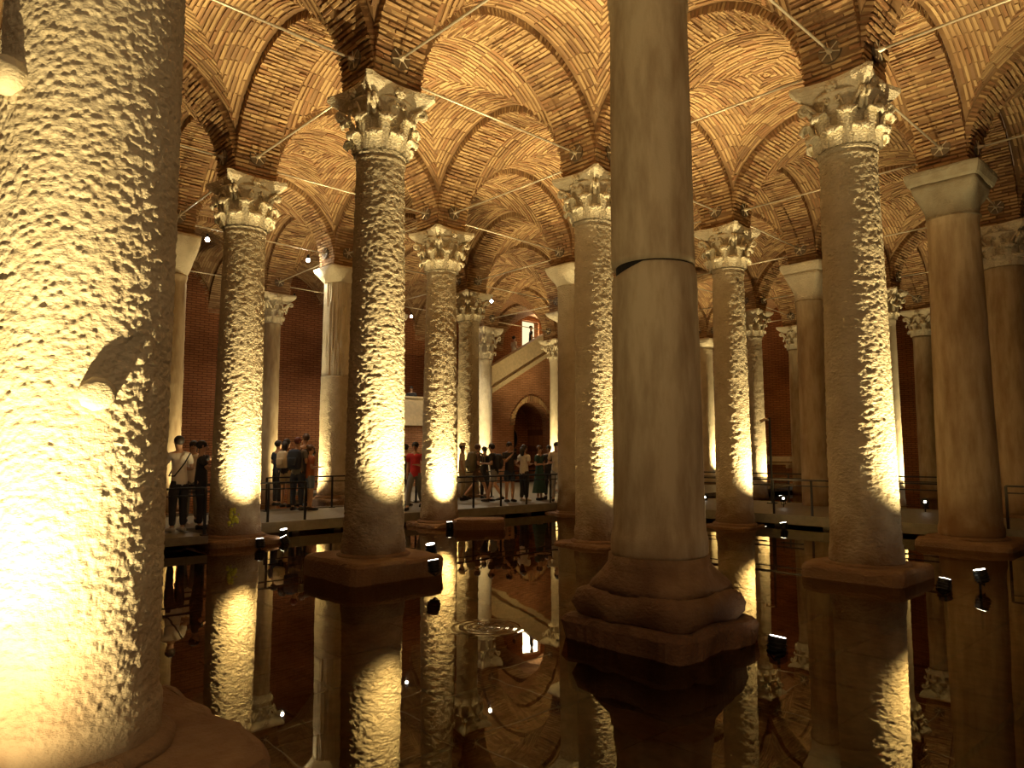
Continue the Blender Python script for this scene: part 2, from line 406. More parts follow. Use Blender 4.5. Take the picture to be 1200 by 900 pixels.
def arch_specs(cx, cy, axis):
    out = []; pitch = .079; n = int(math.pi * RA / pitch)
    for k in range(n):
        th = -math.pi / 2 + (k + .5) * math.pi / n
        cuts = [0, .28, .57, .85] if k % 2 else [0, .15, .43, .71, .85]
        dr = RND.uniform(-.022, .010)
        for a, b in zip(cuts, cuts[1:]):
            r0 = RA + dr + RND.uniform(-.010, .012) + (.05 if RND.random() < .025 else 0); r1 = RW + .02; rm = (r0 + r1) / 2
            s, h = rm * math.sin(th), rm * math.cos(th); v = (a + b) / 2 - BW / 2
            T = Vector((math.cos(th), 0, -math.sin(th))); R_ = Vector((math.sin(th), 0, math.cos(th))); W_ = Vector((0, 1, 0))
            c = Vector((s, v, h))
            if axis == 'y':
                T = Vector((-T.y, T.x, T.z)); R_ = Vector((-R_.y, R_.x, R_.z)); W_ = Vector((-1, 0, 0)); c = Vector((-c.y, c.x, c.z))
            x, y = warp(cx + c.x, cy + c.y)
            out.append((Vector((x, y, c.z)), W_ * (b - a - .012), T * (.044 + RND.uniform(-.010, .010)), R_ * (r1 - r0)))
    return out
def arch_shell(cx, cy, axis):
    n = 28; V = []; F = []; rows = [(RW + .06, -BW/2 + .012), (RA + .022, -BW/2 + .012), (RA + .022, BW/2 - .012), (RW + .06, BW/2 - .012)]
    for k in range(n + 1):
        th = -math.pi/2 + k * math.pi / n
        for r, v in rows:
            c = (r * math.sin(th), v) if axis == 'x' else (-v, r * math.sin(th))
            x, y = warp(cx + c[0], cy + c[1]); V.append((x, y, r * math.cos(th)))
    for k in range(n):
        for q in range(3): F.append((k*4+q, k*4+q+1, (k+1)*4+q+1, (k+1)*4+q))
    return V, F
def in_frame(p, mx=40): 
    q = px_of(p[0], p[1], p[2] + ZS); return -mx < q[0] < 1200 + mx and -mx < q[1] < 620
NEAR = {(0,0,'x'), (-1,0,'x'), (0,0,'y'), (0,-1,'y'), (0,1,'x'), (1,1,'x'), (1,0,'y'), (1,1,'y'), (0,-1,'x'), (1,-1,'y'), (1,0,'x'), (0,-2,'y'), (2,0,'y'), (-1,-1,'x'), (2, 1, 'x'), (-1, 1, 'x')}
def place_bricks(specs, parent, single, limit=300):
    """the first `limit` in frame nearest the camera become brick objects; the rest one stuff mesh"""
    loose = []
    if single:
        vis = [s for s in specs if in_frame(s[0], 12)]
        vis.sort(key=lambda s: (s[0].x - CAM.x) ** 2 + (s[0].y - CAM.y) ** 2)
        take = set(id(s) for s in vis[:limit]); loose = [s for s in specs if id(s) not in take]
        for c, ax, ay, az in vis[:limit]:
            o = bpy.data.objects.new('brick', BRK[RND.randrange(8)]); C.objects.link(o); o.parent = parent
            o.matrix_local = Matrix(((ax.x, ay.x, az.x, c.x), (ax.y, ay.y, az.y, c.y), (ax.z, ay.z, az.z, c.z), (0, 0, 0, 1)))
    else: loose = specs
    loose = [s for s in loose if in_frame(s[0], 250)]
    if loose:
        V = []; F = []
        for c, ax, ay, az in loose: brick_geo(V, F, c, ax, ay, az, .007)
        o = obj('brick', V, F, M['brick'], parent); o['kind'] = 'stuff'
IS, JS = range(-2, 6), range(-4, 3)
for i in IS:
    for j in range(-4, 4):
        for axis in 'xy':
            if axis == 'x': cx, cy = (i + .5) * S, -j * S
            else: cx, cy = i * S, -(j + .5) * S
            if axis == 'y' and j > 2: continue
            d = depth(cx, cy)
            if d < -4: continue
            V, F = arch_shell(cx, cy, axis); a = obj('arch', V, F, M['mortar'], ceil)
            if 0 < d < 40 and -350 < px_of(cx, cy, ZS + 1)[0] < 1550:
                place_bricks(arch_specs(cx, cy, axis), a, (i, j, axis) in NEAR)
def web_mesh(cx, cy, n=24):
    V = []; F = []; uv = []; R = RW + .022
    for b in range(n + 1):
        for a in range(n + 1):
            x = -RA + 2 * RA * a / n; y = -RA + 2 * RA * b / n
            z = math.sqrt(max(0, R*R - min(abs(x), abs(y)) ** 2)); wx, wy = warp(cx + x, cy + y); V.append((wx, wy, z))
    for b in range(n):
        for a in range(n):
            p, q, r, s = b*(n+1)+a, b*(n+1)+a+1, (b+1)*(n+1)+a+1, (b+1)*(n+1)+a
            tri = [(p, q, r), (p, r, s)] if (a < n/2) == (b < n/2) else [(p, q, s), (q, r, s)]
            for t in tri:
                F.append(t)
                mx = sum(V[k][0] for k in t)/3 - cx; my = sum(V[k][1] for k in t)/3 - cy
                for k in t:
                    x, y = V[k][0] - cx, V[k][1] - cy
                    if abs(mx) > abs(my): uv.append((math.asin(max(-1, min(1, y / R))) * R, x))
                    else: uv.append((math.asin(max(-1, min(1, x / R))) * R, y))
    return V, F, uv
def web_specs(cx, cy):
    out = []; pitch = .088
    for quad in range(4):
        for k in range(int(RA / pitch)):
            s = (k + .5) * pitch; pm = math.asin(min(1, s / RW)); L = 2 * pm * RW; nb = max(1, round(L / .31)); st = (k % 2) * .5
            edges = sorted(set([0] + [min(1, max(0, (q + st) / nb)) for q in range(nb + 1)] + [1]))
            for e0, e1 in zip(edges, edges[1:]):
                if (e1 - e0) * L < .05: continue
                ph = -pm + (e0 + e1) * pm; ln = (e1 - e0) * L - .014; r0 = RW + RND.uniform(-.016, .012); r1 = RW + .05; rm = (r0 + r1)/2
                c = Vector((s, rm * math.sin(ph), rm * math.cos(ph))); T = Vector((0, math.cos(ph), -math.sin(ph))); R_ = Vector((0, math.sin(ph), math.cos(ph))); W_ = Vector((1, 0, 0))
                rot = Matrix.Rotation(quad * math.pi / 2, 3, 'Z'); c = rot @ c; x, y = warp(cx + c.x, cy + c.y)
                out.append((Vector((x, y, c.z)), rot @ T * ln, rot @ W_ * (.05 + RND.uniform(-.011, .009)), rot @ R_ * (r1 - r0)))
    return out
NEARW = {(0, 0), (0, -1), (-1, -1), (-1, 0), (1, 0), (1, 1), (1, -1)}
for i in IS:
    for j in JS:
        cx, cy = (i + .5) * S, -(j + .5) * S; d = depth(cx, cy)
        if d < -5: continue
        far = d > 33
        V, F, uv = web_mesh(cx, cy, 12 if far else 24)
        v = obj('vault', V, F, M['vaultfar'] if far else M['mortar'], ceil, uv=uv)
        if not far and 0 < d and -400 < px_of(cx, cy, ZS + 2)[0] < 1600:
            place_bricks(web_specs(cx, cy), v, (i, j) in NEARW)

# ---- walkway
def slab(name, x0, y0, x1, y1, z0, z1, m, parent=None, lab=None):
    o = MB().box(((x0+x1)/2, (y0+y1)/2, (z0+z1)/2), (abs(x1-x0), abs(y1-y0), z1-z0)).build(name, m, parent)
    return o
walk = empty('trim_1', (0, 0, DECK)); tag(walk, 'grey concrete visitor walkway running between the columns just above the water', kind='structure')
def wk(name, x0, y0, x1, y1, z0, z1, m): slab(name, x0, y0, x1, y1, z0 - DECK, z1 - DECK, m, walk)
EY, EX = 5.55, 10.55
wk('deck', -14, EY, 7.2, 8.75, .10, DECK, M['deck'])
wk('deck', 7.2, EY, 28, 17.2, .10, DECK, M['deck'])
wk('deck', EX, -14, 13.9, EY, .10, DECK, M['deck'])
wk('deck', -14, 4.3, -.75, EY, .10, DECK, M['deck'])
wk('kerb', -.75, EY - .05, EX, EY + .02, .06, DECK + .035, M['kerb'])
wk('kerb', EX - .05, -14, EX + .02, EY - .05, .06, DECK + .035, M['kerb'])
wk('kerb', -14, 8.7, 7.2, 8.78, .06, DECK + .035, M['kerb'])
for k in range(22):
    x = -.5 + k * 1.0
    if x < EX: wk('beam', x, EY + .04, x + .16, EY + .3, -.6, .10, M['deck'])
for k in range(17):
    y = EY - .6 - k * 1.15; wk('beam', EX + .05, y, EX + .4, y + .18, -.6, .10, M['deck'])

# ================================================================== COLUMNS
def leaf_mesh(name, h, W, c, r0, base=1.0):
    V = []; F = []; nu, path = 10, []
    for k in range(7): v = k / 6; path.append((r0 + .012 + .05 * v * v, h * v, v * .72))
    ra, za = path[-1][0], path[-1][1]
    for k in range(1, 7):
        ph = math.pi - k / 6 * math.pi * 1.15; path.append((ra + c + c * math.cos(ph), za + c * math.sin(ph), .72 + .28 * k / 6))
    m = len(path)
    for side in (0, 1):
        for (r, z, t) in path:
            w_ = W * (base + (1 - base) * min(1, t * 1.5)) * (1 - .34 * abs(math.sin(t * math.pi * 4.5)) * (.3 + .8 * t)) * (1 if t < .8 else max(.25, 1 - (t - .8) * 3.2))
            for q in range(nu + 1):
                u = -1 + 2 * q / nu
                rr = r + .026 * (1 - abs(u)) + .013 * math.cos(u * math.pi * 4) - side * .028
                a = u * w_; V.append((rr * math.cos(a), rr * math.sin(a), z + .02 * (1 - abs(u)) * (t > .7) - .014 * side * (t > .72)))
    n1 = m * (nu + 1)
    for i in range(m - 1):
        for q in range(nu):
            a = i*(nu+1)+q; F.append((a, a+1, a+nu+2, a+nu+1)); F.append((n1+a+nu+1, n1+a+nu+2, n1+a+1, n1+a))
    for i in range(m - 1):
        for q, fl in ((0, 0), (nu, 1)):
            a = i*(nu+1)+q; b = a+nu+1; F.append((a, b, n1+b, n1+a) if fl == 0 else (b, a, n1+a, n1+b))
    for q in range(nu): a = (m-1)*(nu+1)+q; F.append((a, a+1, n1+a+1, n1+a))
    return mesh(name, V, F, M['cap'], smooth=True)
CR = .375     # shaft radius the capital is modelled for
CAPH = .95
LEAF_LO = leaf_mesh('acanthus_leaf', .17, .385, .062, CR + .01)
LEAF_UP = leaf_mesh('acanthus_leaf', .40, .37, .07, CR + .035, .42)
def volute_mesh():
    mb = MB()
    for s in (-1, 1):
        pts = [(.41, s*.12, .46), (.49, s*.085, .58), (.57, s*.055, .665), (.63, s*.045, .70)]; rs = [.022, .026, .027, .026]
        cx_, cz = .62, .635
        for k in range(1, 17):
            a = math.pi * .42 - k * .52; r = .070 * (1 - k / 19); pts.append((cx_ + r * math.cos(a), s * .038, cz + r * math.sin(a))); rs.append(.025 - k * .0007)
        mb.tube(pts, rs, 7)
    mb.tube([(.46, 0, .48), (.53, 0, .60), (.60, 0, .68)], [.03, .045, .04], 7)
    return mesh('volute', mb.v, mb.f, M['cap'], smooth=True)
VOL = volute_mesh()
def helix_mesh():
    mb = MB()
    for s in (-1, 1):
        pts = [(.44, s*.16, .46), (.47, s*.14, .58), (.48, s*.10, .66)]
        for k in range(1, 11):
            a = math.pi * .5 + k * .6; r = .05 * (1 - k / 13); pts.append((.49, s * (.085 - 0 + r * math.cos(a) * -1 - .02), .64 + r * math.sin(a)))
        mb.tube(pts, .02, 6)
    return mesh('helix', mb.v, mb.f, M['cap'], smooth=True)
HEL = helix_mesh()
def rosette_mesh():
    mb = MB(); mb.ball((.515, 0, .835), .05, 10, 6)
    for k in range(6):
        a = k * math.pi / 3; mb.ball((.51, .055 * math.cos(a), .835 + .055 * math.sin(a)), .035, 8, 5)
    return mesh('rosette', mb.v, mb.f, M['cap'], smooth=True)
ROS = rosette_mesh()
def abacus_rows(cut, n=14):
    # plan of a concave-sided slab with cut corners, as closed outline
    P = []
    for k in range(4):
        R = Matrix.Rotation(k * math.pi / 2, 2)
        for q in range(n + 1):
            t = -1 + 2 * q / n; x = .585 - .115 * (1 - t * t) ** .9; y = t * (.585 - .06)
            P.append(R @ Vector((x, y)))
    return P
def abacus_mesh(seed):
    P = abacus_rows(0); n = len(P); V = []; F = []
    lv = [(.715, .72), (.775, .86), (.83, .95), (.89, 1.03), (CAPH + .005, 1.04)]
    for z, s in lv:
        for p in P: V.append((p.x * s, p.y * s, z))
    A = np.array(V); q = A + np.array([seed * 5.1 + 30, 30, 30]); d = vnoise(q, (9, 9, 9)) * .016 + vnoise(q, (22, 22, 22)) * .008
    A[:, :2] *= (1 + d / .5)[:, None]; A[:len(P), 2] += vnoise(q, (7, 7, 7))[:len(P)] * .015
    m = len(lv)
    for i in range(m - 1):
        for k in range(n): F.append((i*n+k, i*n+(k+1) % n, (i+1)*n+(k+1) % n, (i+1)*n+k))
    F.append(tuple(range(n-1, -1, -1))); F.append(tuple(range((m-1)*n, m*n)))
    return mesh('abacus', A.tolist(), F, M['cap'])
ABA = [abacus_mesh(k) for k in range(3)]
def bell_mesh():
    zs = [-.02, 0, .03, .3, .5, .62, .70, .74, .765]; rs = [CR*1.01, CR*1.05, CR*.98, CR*1.0, CR*1.06, CR*1.16, CR*1.28, CR*1.38, CR*1.36]
    P, F = lathe_grid(zs, rs, 48); return np_mesh('capital', P, F, M['cap'], caps=[list(range(47, -1, -1)), list(range(8*48, 9*48))])
BELL = bell_mesh()
def corinthian(parent, zt, rt, z0, seed, wide=1.0, m=None):
    b = bpy.data.objects.new('capital', BELL); link(b, parent); b.location = (0, 0, zt - z0)
    k = rt / CR; kz = (ZS - zt) / CAPH; b.scale = (k, k, kz)
    def sub(name, me, rz, sc=1):
        o = bpy.data.objects.new(name, me); link(o, b); o.rotation_euler = (0, 0, rz); o.scale = (sc, sc, 1); return o
    for q in range(8): sub('acanthus_leaf', LEAF_LO, q * math.pi / 4)
    for q in range(8): sub('acanthus_leaf', LEAF_UP, (q + .5) * math.pi / 4)
    ks = wide / k
    for q in range(4):
        sub('volute', VOL, math.pi / 4 + q * math.pi / 2, ks); sub('helix', HEL, q * math.pi / 2, ks); sub('rosette', ROS, q * math.pi / 2, ks)
    sub('abacus', ABA[seed % 3], 0, ks)
    return b
def block_cap(parent, zt, rt, z0, seed, m, half=.60, aba=.22, sq=.9):
    h = ZS - zt
    rows = [(-.02, rt * 1.0, 0), (.0, rt * 1.07, 0), (.03, rt * 1.02, 0)]
    for t in (.12, .25, .4, .55, .7, .85, 1.0):
        rows.append((.04 + (h - aba - .06) * t, rt * 1.02 + (half * .86 - rt * 1.02) * t ** 1.35, sq * min(1, t * 1.3) ** 2))
    V, F = loft(rows, 64, .018, 6, seed); b = obj('capital', V, F, m, parent, smooth=True); b.location = (0, 0, zt - z0)
    rows = [(h - aba - .02, half * .88, .95), (h - aba + .02, half * .93, .95), (h - aba * .4, half * .99, .95), (h - .03, half, .95), (h + .005, half * .99, .95)]
    V, F = loft(rows, 64, .014, 5, seed + 3); a = obj('abacus', V, F, m, b)
    return b
def bowl_cap(parent, zt, rt, z0, seed, m, half=.56):
    h = ZS - zt; rows = [(-.02, rt, 0)]
    for t in (0, .1, .2, .35, .5, .65, .8, .92, 1.0):
        rows.append((h * t, rt * 1.03 + (half - rt) * math.sin(t * math.pi / 2) ** 1.1, .75 * t))
    V, F = loft(rows, 64, .02, 5, seed); b = obj('capital', V, F, m, parent, smooth=True); b.location = (0, 0, zt - z0); return b

def shaft(parent, z0, za, zb, rb, rt, m, seed, nth, dz, amp, freq, foot=True, head=True, tilt=(0, 0), mode=None, name='shaft'):
    H = zb - za; zs = np.arange(0, H, dz); zs = np.append(zs, H); t = zs / H
    r = rb + (rt - rb) * (t * .75 + .25 * t * t)
    if foot: r = np.where(zs < .17, rb * 1.055, np.where(zs < .30, rb * (1.055 - .055 * (1 - ((.30 - zs) / .13) ** 2)), r)); r[0] = rb * 1.03
    if head: k = H - zs; r = np.where(k < .05, rt * 1.07, np.where(k < .09, rt * 1.0, np.where(k < .15, rt * 1.045, r)))
    def disp(P):
        Q = P + np.array([seed * 3.7 + 20, seed * 1.9 + 20, 20.0])
        a1 = vnoise(Q, (freq, freq, freq * 1.7)); a2 = vnoise(Q + 7, (freq * 2.3, freq * 2.3, freq * 3.2)); a3 = vnoise(Q + 3, (2.2, 2.2, 1.1))
        ed = np.clip(P[:, 2] / .25, .25, 1) if foot else 1.0
        d = (amp * 1.25 * a1 - amp * .5 * np.abs(a2) + amp * .5 * a2) * ed + .006 * a3
        if mode == 'bark':                                  # deep vertical bark-like grooves on the lit side
            th = np.arctan2(P[:, 1], P[:, 0]); g = np.abs(vnoise(np.stack([np.cos(th) * 4 + 9, np.sin(th) * 4 + 9, P[:, 2] * .5 + 3], 1), (2.2, 2.2, 1.6)))
            d = d - .05 * np.clip(.22 - g, 0, .22) / .22
        return d
    P, F = lathe_grid(zs, r, nth, disp); L = len(zs)
    P[:, 0] += tilt[0]; P[:, 1] += tilt[1]
    me = np_mesh(name, P, F, m, caps=[list(range(nth - 1, -1, -1)), list(range((L-1)*nth, L*nth))])
    o = bpy.data.objects.new(name, me); link(o, parent); o.location = (0, 0, za - z0); return o

# key: (label, short, rb, rt, z_shaft_bottom, z_shaft_top, capital, base, material, rough amp, extra)
COLS = {
 (-1, 1): dict(l='huge roughly hammered stone column nearest the viewer at the left edge, glaring yellow', s='the nearest left column', rb=.425, rt=.39, za=.34, zt=6.1, cap='block', base=('slab', .78, .30), m='near', amp=.0055, f=36, nth=640, dz=.009),
 (0, 0): dict(l='tall rough column on the thick round-cornered plinth, lit from its right, left of centre', s='the left-centre rough column', rb=.43, rt=.355, za=.30, zt=6.12, cap='cor', base=('slab', .74, .28), m='rough', amp=.0085, f=19, nth=190, dz=.018),
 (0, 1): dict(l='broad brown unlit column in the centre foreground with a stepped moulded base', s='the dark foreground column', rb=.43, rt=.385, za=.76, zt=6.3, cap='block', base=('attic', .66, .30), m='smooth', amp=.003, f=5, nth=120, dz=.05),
 (1, 1): dict(l='brightly lit rough column with white concave capital slab standing right of centre', s='the bright right column', rb=.46, rt=.38, za=.20, zt=6.10, cap='cor', base=('slab', .67, .19), m='rough', amp=.0085, f=19, nth=190, dz=.018),
 (0, -1): dict(l='leaf-capital column with a yellow-green lichen patch at its foot, left side', s='the lichen-stained left column', rb=.46, rt=.385, za=.17, zt=6.12, cap='cor', base=('slab', .68, .13), m='rough', amp=.0085, f=17, nth=150, dz=.024),
 (1, 0): dict(l='leaf-capital column partly hidden behind the left side of the dark foreground column', s='the column behind the dark one', rb=.40, rt=.36, za=.09, zt=6.18, cap='cor', base=('slab', .62, .06), m='rough', amp=.0085, f=17, nth=150, dz=.024),
 (1, -1): dict(l='leaf-capital column directly behind the loose stone block, just left of centre', s='the column by the stone block', rb=.44, rt=.355, za=.13, zt=6.1, cap='cor', base=('slab', .62, .09), m='rough', amp=.010, f=14, nth=96, dz=.035),
 (2, 0): dict(l='leaf-capital column glowing on its right side, right of the dark foreground column', s='the glowing column right of centre', rb=.42, rt=.36, za=.08, zt=6.1, cap='cor', base=('slab', .56, .04), m='rough', amp=.011, f=14, nth=96, dz=.035),
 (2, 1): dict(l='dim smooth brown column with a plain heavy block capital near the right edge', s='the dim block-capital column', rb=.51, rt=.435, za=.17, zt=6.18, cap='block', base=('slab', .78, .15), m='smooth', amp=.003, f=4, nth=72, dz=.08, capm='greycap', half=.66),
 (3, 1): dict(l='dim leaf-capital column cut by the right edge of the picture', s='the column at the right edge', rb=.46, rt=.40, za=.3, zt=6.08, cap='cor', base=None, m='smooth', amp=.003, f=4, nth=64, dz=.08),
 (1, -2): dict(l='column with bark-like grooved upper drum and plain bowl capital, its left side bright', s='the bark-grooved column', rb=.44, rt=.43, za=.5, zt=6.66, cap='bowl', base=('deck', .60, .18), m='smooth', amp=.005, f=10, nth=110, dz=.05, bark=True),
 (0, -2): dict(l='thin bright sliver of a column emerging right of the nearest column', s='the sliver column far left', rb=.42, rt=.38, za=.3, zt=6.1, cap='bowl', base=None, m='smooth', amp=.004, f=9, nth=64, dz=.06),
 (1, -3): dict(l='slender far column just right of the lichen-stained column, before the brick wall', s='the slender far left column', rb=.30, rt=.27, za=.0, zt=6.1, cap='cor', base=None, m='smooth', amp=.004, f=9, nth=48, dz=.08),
 (2, -2): dict(l='far column with ringed capital glaring white on its left side, beside the stairs', s='the white-ringed column', rb=.37, rt=.34, za=DECK, zt=6.12, cap='cor', base=('deck', .5, .12), m='rough', amp=.008, f=14, nth=64, dz=.05),
 (3, -3): dict(l='pale smooth column with cracked capital in front of the stair parapet', s='the pale column by the stairs', rb=.34, rt=.31, za=DECK, zt=5.72, cap='cor', base=('deck', .46, .1), m='cap', amp=.003, f=8, nth=48, dz=.08),
 (4, -3): dict(l='thin brilliantly lit column with ringed capital at the stair head', s='the brilliant stair column', rb=.27, rt=.25, za=DECK, zt=6.05, cap='cor', base=('deck', .4, .1), m='cap', amp=.003, f=8, nth=40, dz=.1),
 (3, -2): dict(l='slim glowing column with bowl capital squeezed behind the bowl-topped plain column', s='the slim glowing column', rb=.30, rt=.28, za=DECK, zt=6.7, cap='bowl', base=('deck', .42, .1), m='cap', amp=.004, f=8, nth=40, dz=.1),
 (2, -1): dict(l='plain column with smooth bowl capital, immediately left of the column behind the dark one', s='the bowl-topped plain column', rb=.42, rt=.38, za=.07, zt=6.5, cap='bowl', base=('slab', .6, .04), m='rough', amp=.006, f=12, nth=72, dz=.05),
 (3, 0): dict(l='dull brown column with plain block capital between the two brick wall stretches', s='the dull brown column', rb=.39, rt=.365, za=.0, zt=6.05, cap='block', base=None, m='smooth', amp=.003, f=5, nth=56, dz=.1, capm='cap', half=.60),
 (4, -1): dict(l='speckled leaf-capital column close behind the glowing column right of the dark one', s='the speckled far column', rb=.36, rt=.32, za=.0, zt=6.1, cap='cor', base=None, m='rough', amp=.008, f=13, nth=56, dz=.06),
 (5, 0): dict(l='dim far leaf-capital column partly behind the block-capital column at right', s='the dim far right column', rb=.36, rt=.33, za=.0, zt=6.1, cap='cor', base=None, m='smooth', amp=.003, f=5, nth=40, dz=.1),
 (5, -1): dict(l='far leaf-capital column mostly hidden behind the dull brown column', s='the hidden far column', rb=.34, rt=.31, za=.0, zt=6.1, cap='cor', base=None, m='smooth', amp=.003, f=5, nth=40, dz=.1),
 (5, -2): dict(l='far bright column with a flat slab capital, seen right beside the dark foreground column', s='the flat-capital far column', rb=.40, rt=.36, za=.0, zt=6.62, cap='block', base=None, m='cap', amp=.004, f=8, nth=48, dz=.08, capm='cap', half=.56),
 (4, 0): dict(l='far column peeping out right of the bright right column, its lower half glowing', s='the peeping far column', rb=.34, rt=.31, za=.0, zt=6.1, cap='cor', base=None, m='cap', amp=.004, f=8, nth=48, dz=.08),
}
for k_, lab in {(2, -3): 'h', (3, -1): 'h', (4, -2): 'h', (5, -3): 'h'}.items():
    COLS[k_] = dict(l='plain far column hidden behind nearer columns', s='a hidden column', rb=.34, rt=.31, za=.0, zt=6.1, cap='block', base=None, m='smooth', amp=.003, f=5, nth=32, dz=.2, g='far columns hidden behind nearer ones')
MP = {}
ci = 0
for (i, j), c in COLS.items():
    ci += 1
    n = node(i, j); ondeck = n.y > EY and (n.y < 8.75 or n.x > 7.2) or (EX < n.x < 13.9 and n.y < EY)
    z0 = DECK if ondeck else -.58
    c['za'] = max(c['za'], DECK) if ondeck else c['za']
    e = empty('column', (n.x, n.y, z0)); tag(e, c['l'], 'column', c.get('g', 'columns carrying the vaults')); c['e'] = e; c['p'] = n; c['z0'] = z0
    if 'g' not in c: del e['group']; e['group'] = 'columns carrying the vaults'
    b = c['base']; za = c['za']
    if b and b[0] in ('slab', 'deck'):
        top = b[2] + (DECK if b[0] == 'deck' else 0); hs = b[1]; bt = z0
        rows = [(bt, hs * 1.0, .8), (top - .28 if top - .28 > bt else bt + .01, hs * 1.01, .78), (top - .06, hs, .75), (top - .015, hs * .97, .72), (top, hs * .93, .7)]
        V, F = loft(rows, 72, .04, 4.5, ci); p = obj('plinth', V, F, M['plinth'], e); p.location = (0, 0, -z0)
        if top < za:
            V, F = loft([(top - .02, c['rb'] * 1.2, 0), ((top + za) / 2, c['rb'] * 1.22, 0), (za + .02, c['rb'] * 1.1, 0)], 48, .012, 6, ci); q = obj('base_ring', V, F, M['plinth'], e, smooth=True); q.location = (0, 0, -z0)
    elif b and b[0] == 'attic':
        hs = b[1]
        rows = [(-.58, hs * 1.0, .85), (-.06, hs * 1.0, .85), (.0, hs * 1.03, .8), (.16, hs * 1.03, .8), (.205, hs * .99, .75), (.22, hs * .93, .7)]
        V, F = loft(rows, 96, .05, 5, 2); p = obj('plinth', V, F, M['brown'], e); p.location = (0, 0, -z0)
        rows = [(.20, .58, .6), (.24, .61, .6), (.33, .635, .55), (.43, .61, .5), (.47, .56, .4)]
        V, F = loft(rows, 96, .045, 5, 5); p = obj('lower_moulding', V, F, M['brown'], e, smooth=True); p.location = (0, 0, -z0)
        rows = [(.45, .555, .4), (.52, .55, .3), (.60, .51, .2), (.68, .475, .0), (.77, .455, 0)]
        V, F = loft(rows, 96, .02, 5, 8); p = obj('upper_moulding', V, F, M['brown'], e, smooth=True); p.location = (0, 0, -z0)
    else:
        V, F = loft([(z0, c['rb'] * 1.3, .6), (max(za - .02, z0 + .06), c['rb'] * 1.28, .6), (max(za, z0 + .08), c['rb'] * 1.2, .6)], 40, .012, 4, ci); p = obj('plinth', V, F, M['plinth'], e); p.location = (0, 0, -z0)
    if not b: za = c['za'] = max(za, z0 + .08)
    m = M[c['m']]
    if (i, j) == (0, 1):       # two drums with a chipped, shifted joint
        zj = 3.50
        rj = c['rb'] + (c['rt'] - c['rb']) * .5
        lo = shaft(e, z0, za, zj, c['rb'], rj * 1.0, m, ci, 120, .04, .003, 5, head=False, name='lower_drum')
        V = np.empty(len(lo.data.vertices) * 3, np.float32); lo.data.vertices.foreach_get('co', V); V = V.reshape(-1, 3)
        k = zj - za - V[:, 2]; th = np.arctan2(V[:, 1], V[:, 0]); lx = V[:, 0] * RGT.x + V[:, 1] * RGT.y
        chip = np.clip(.12 - k, 0, .12) / .12
        V[:, :2] *= (1 - .05 * chip ** 2)[:, None]; V[:, 2] -= np.clip(-lx - .18, 0, .3) * .38 * chip
        lo.data.vertices.foreach_set('co', V.ravel()); lo.data.update()
        up = shaft(e, z0, zj + .018, c['zt'], rj * .985, c['rt'], m, ci + 5, 120, .06, .002, 5, foot=False, tilt=(RGT.x * -.012, RGT.y * -.012), name='upper_drum')
        V, F = loft([(zj - .06, rj * .90, 0), (zj + .06, rj * .90, 0)], 40); q = obj('joint_shade_core', V, F, M['dark'], e); q.location = (0, 0, -z0)  # black core paints the shade inside the open joint
    elif c.get('bark'):
        zj = 3.9; rj = c['rb']
        shaft(e, z0, za, zj, c['rb'] * 1.04, rj * 1.02, M['rough'], ci, 90, .05, .007, 12, head=False, name='lower_drum')
        shaft(e, z0, zj + .012, c['zt'], rj, c['rt'] * .97, M['cap'], ci + 5, 200, .04, .002, 8, foot=False, head=False, mode='bark', name='upper_drum')
    else:
        shaft(e, z0, za, c['zt'], c['rb'], c['rt'], m, ci, c['nth'], c['dz'], c['amp'], c['f'])
    cm = M[c.get('capm', 'cap')]
    if c['cap'] == 'cor': corinthian(e, c['zt'], c['rt'], z0, ci)
    elif c['cap'] == 'block': block_cap(e, c['zt'], c['rt'], z0, ci, cm, c.get('half', .58))
    else: bowl_cap(e, c['zt'], c['rt'], z0, ci, cm)

# two stone pegs that stick out of the nearest column
def peg(px, py, size, lab):
    n = node(-1, 1); v = px_dir(px, py).normalized(); o = CAM - n
    a = v.x**2 + v.y**2; b = 2 * (o.x * v.x + o.y * v.y); cc = o.x**2 + o.y**2 - .405**2
    disc = b*b - 4*a*cc
    t = (-b - math.sqrt(max(0, disc))) / (2*a); p = CAM + v * t; nr = Vector((p.x - n.x, p.y - n.y, 0)).normalized()
    mb = MB(); tg = Vector((-nr.y, nr.x, 0))
    rows = []
    mb.tube([p - nr * .04, p + nr * size * .35, p + nr * size * .6, p + nr * size * .66], [size * .66, size * .66, size * .55, size * .4], 9)
    e = COLS[(-1, 1)]['e']; q = mb.build('stone_boss', M['near'], e, True); q.location = -e.location; q['label'] = lab
peg(112, 462, .12, 'small stone boss casting a pointed shadow up the shaft')
peg(16, 92, .14, 'second boss higher up by the picture edge')
# lichen patch at the foot of the left column
def b_lichen(nt, N, L, out):
    p = N('ShaderNodeBsdfPrincipled'); p.inputs['Base Color'].default_value = (.50, .48, .05, 1); p.inputs['Roughness'].default_value = .9; L(p.outputs[0], out.inputs[0])
M['lichen'] = mat('yellow_lichen', b_lichen)
cc = COLS[(0, -1)]; n = cc['p']; mb = MB(); RND.seed(5)
for k in range(26):
    d = (RGT * .10 - FWD * 1.0).normalized(); a = math.atan2(d.y, d.x) + RND.gauss(0, .09) + .18; z = .50 + RND.gauss(0, .07)
    p = Vector((n.x + .468 * math.cos(a), n.y + .468 * math.sin(a), z)); mb.ball(p, RND.uniform(.02, .045), 7, 4, (1, 1, 1))
q = mb.build('lichen_patch', M['lichen'], cc['e'], True); q.location = -cc['e'].location; q['kind'] = 'stuff'; q['label'] = 'yellow-green lichen patch'

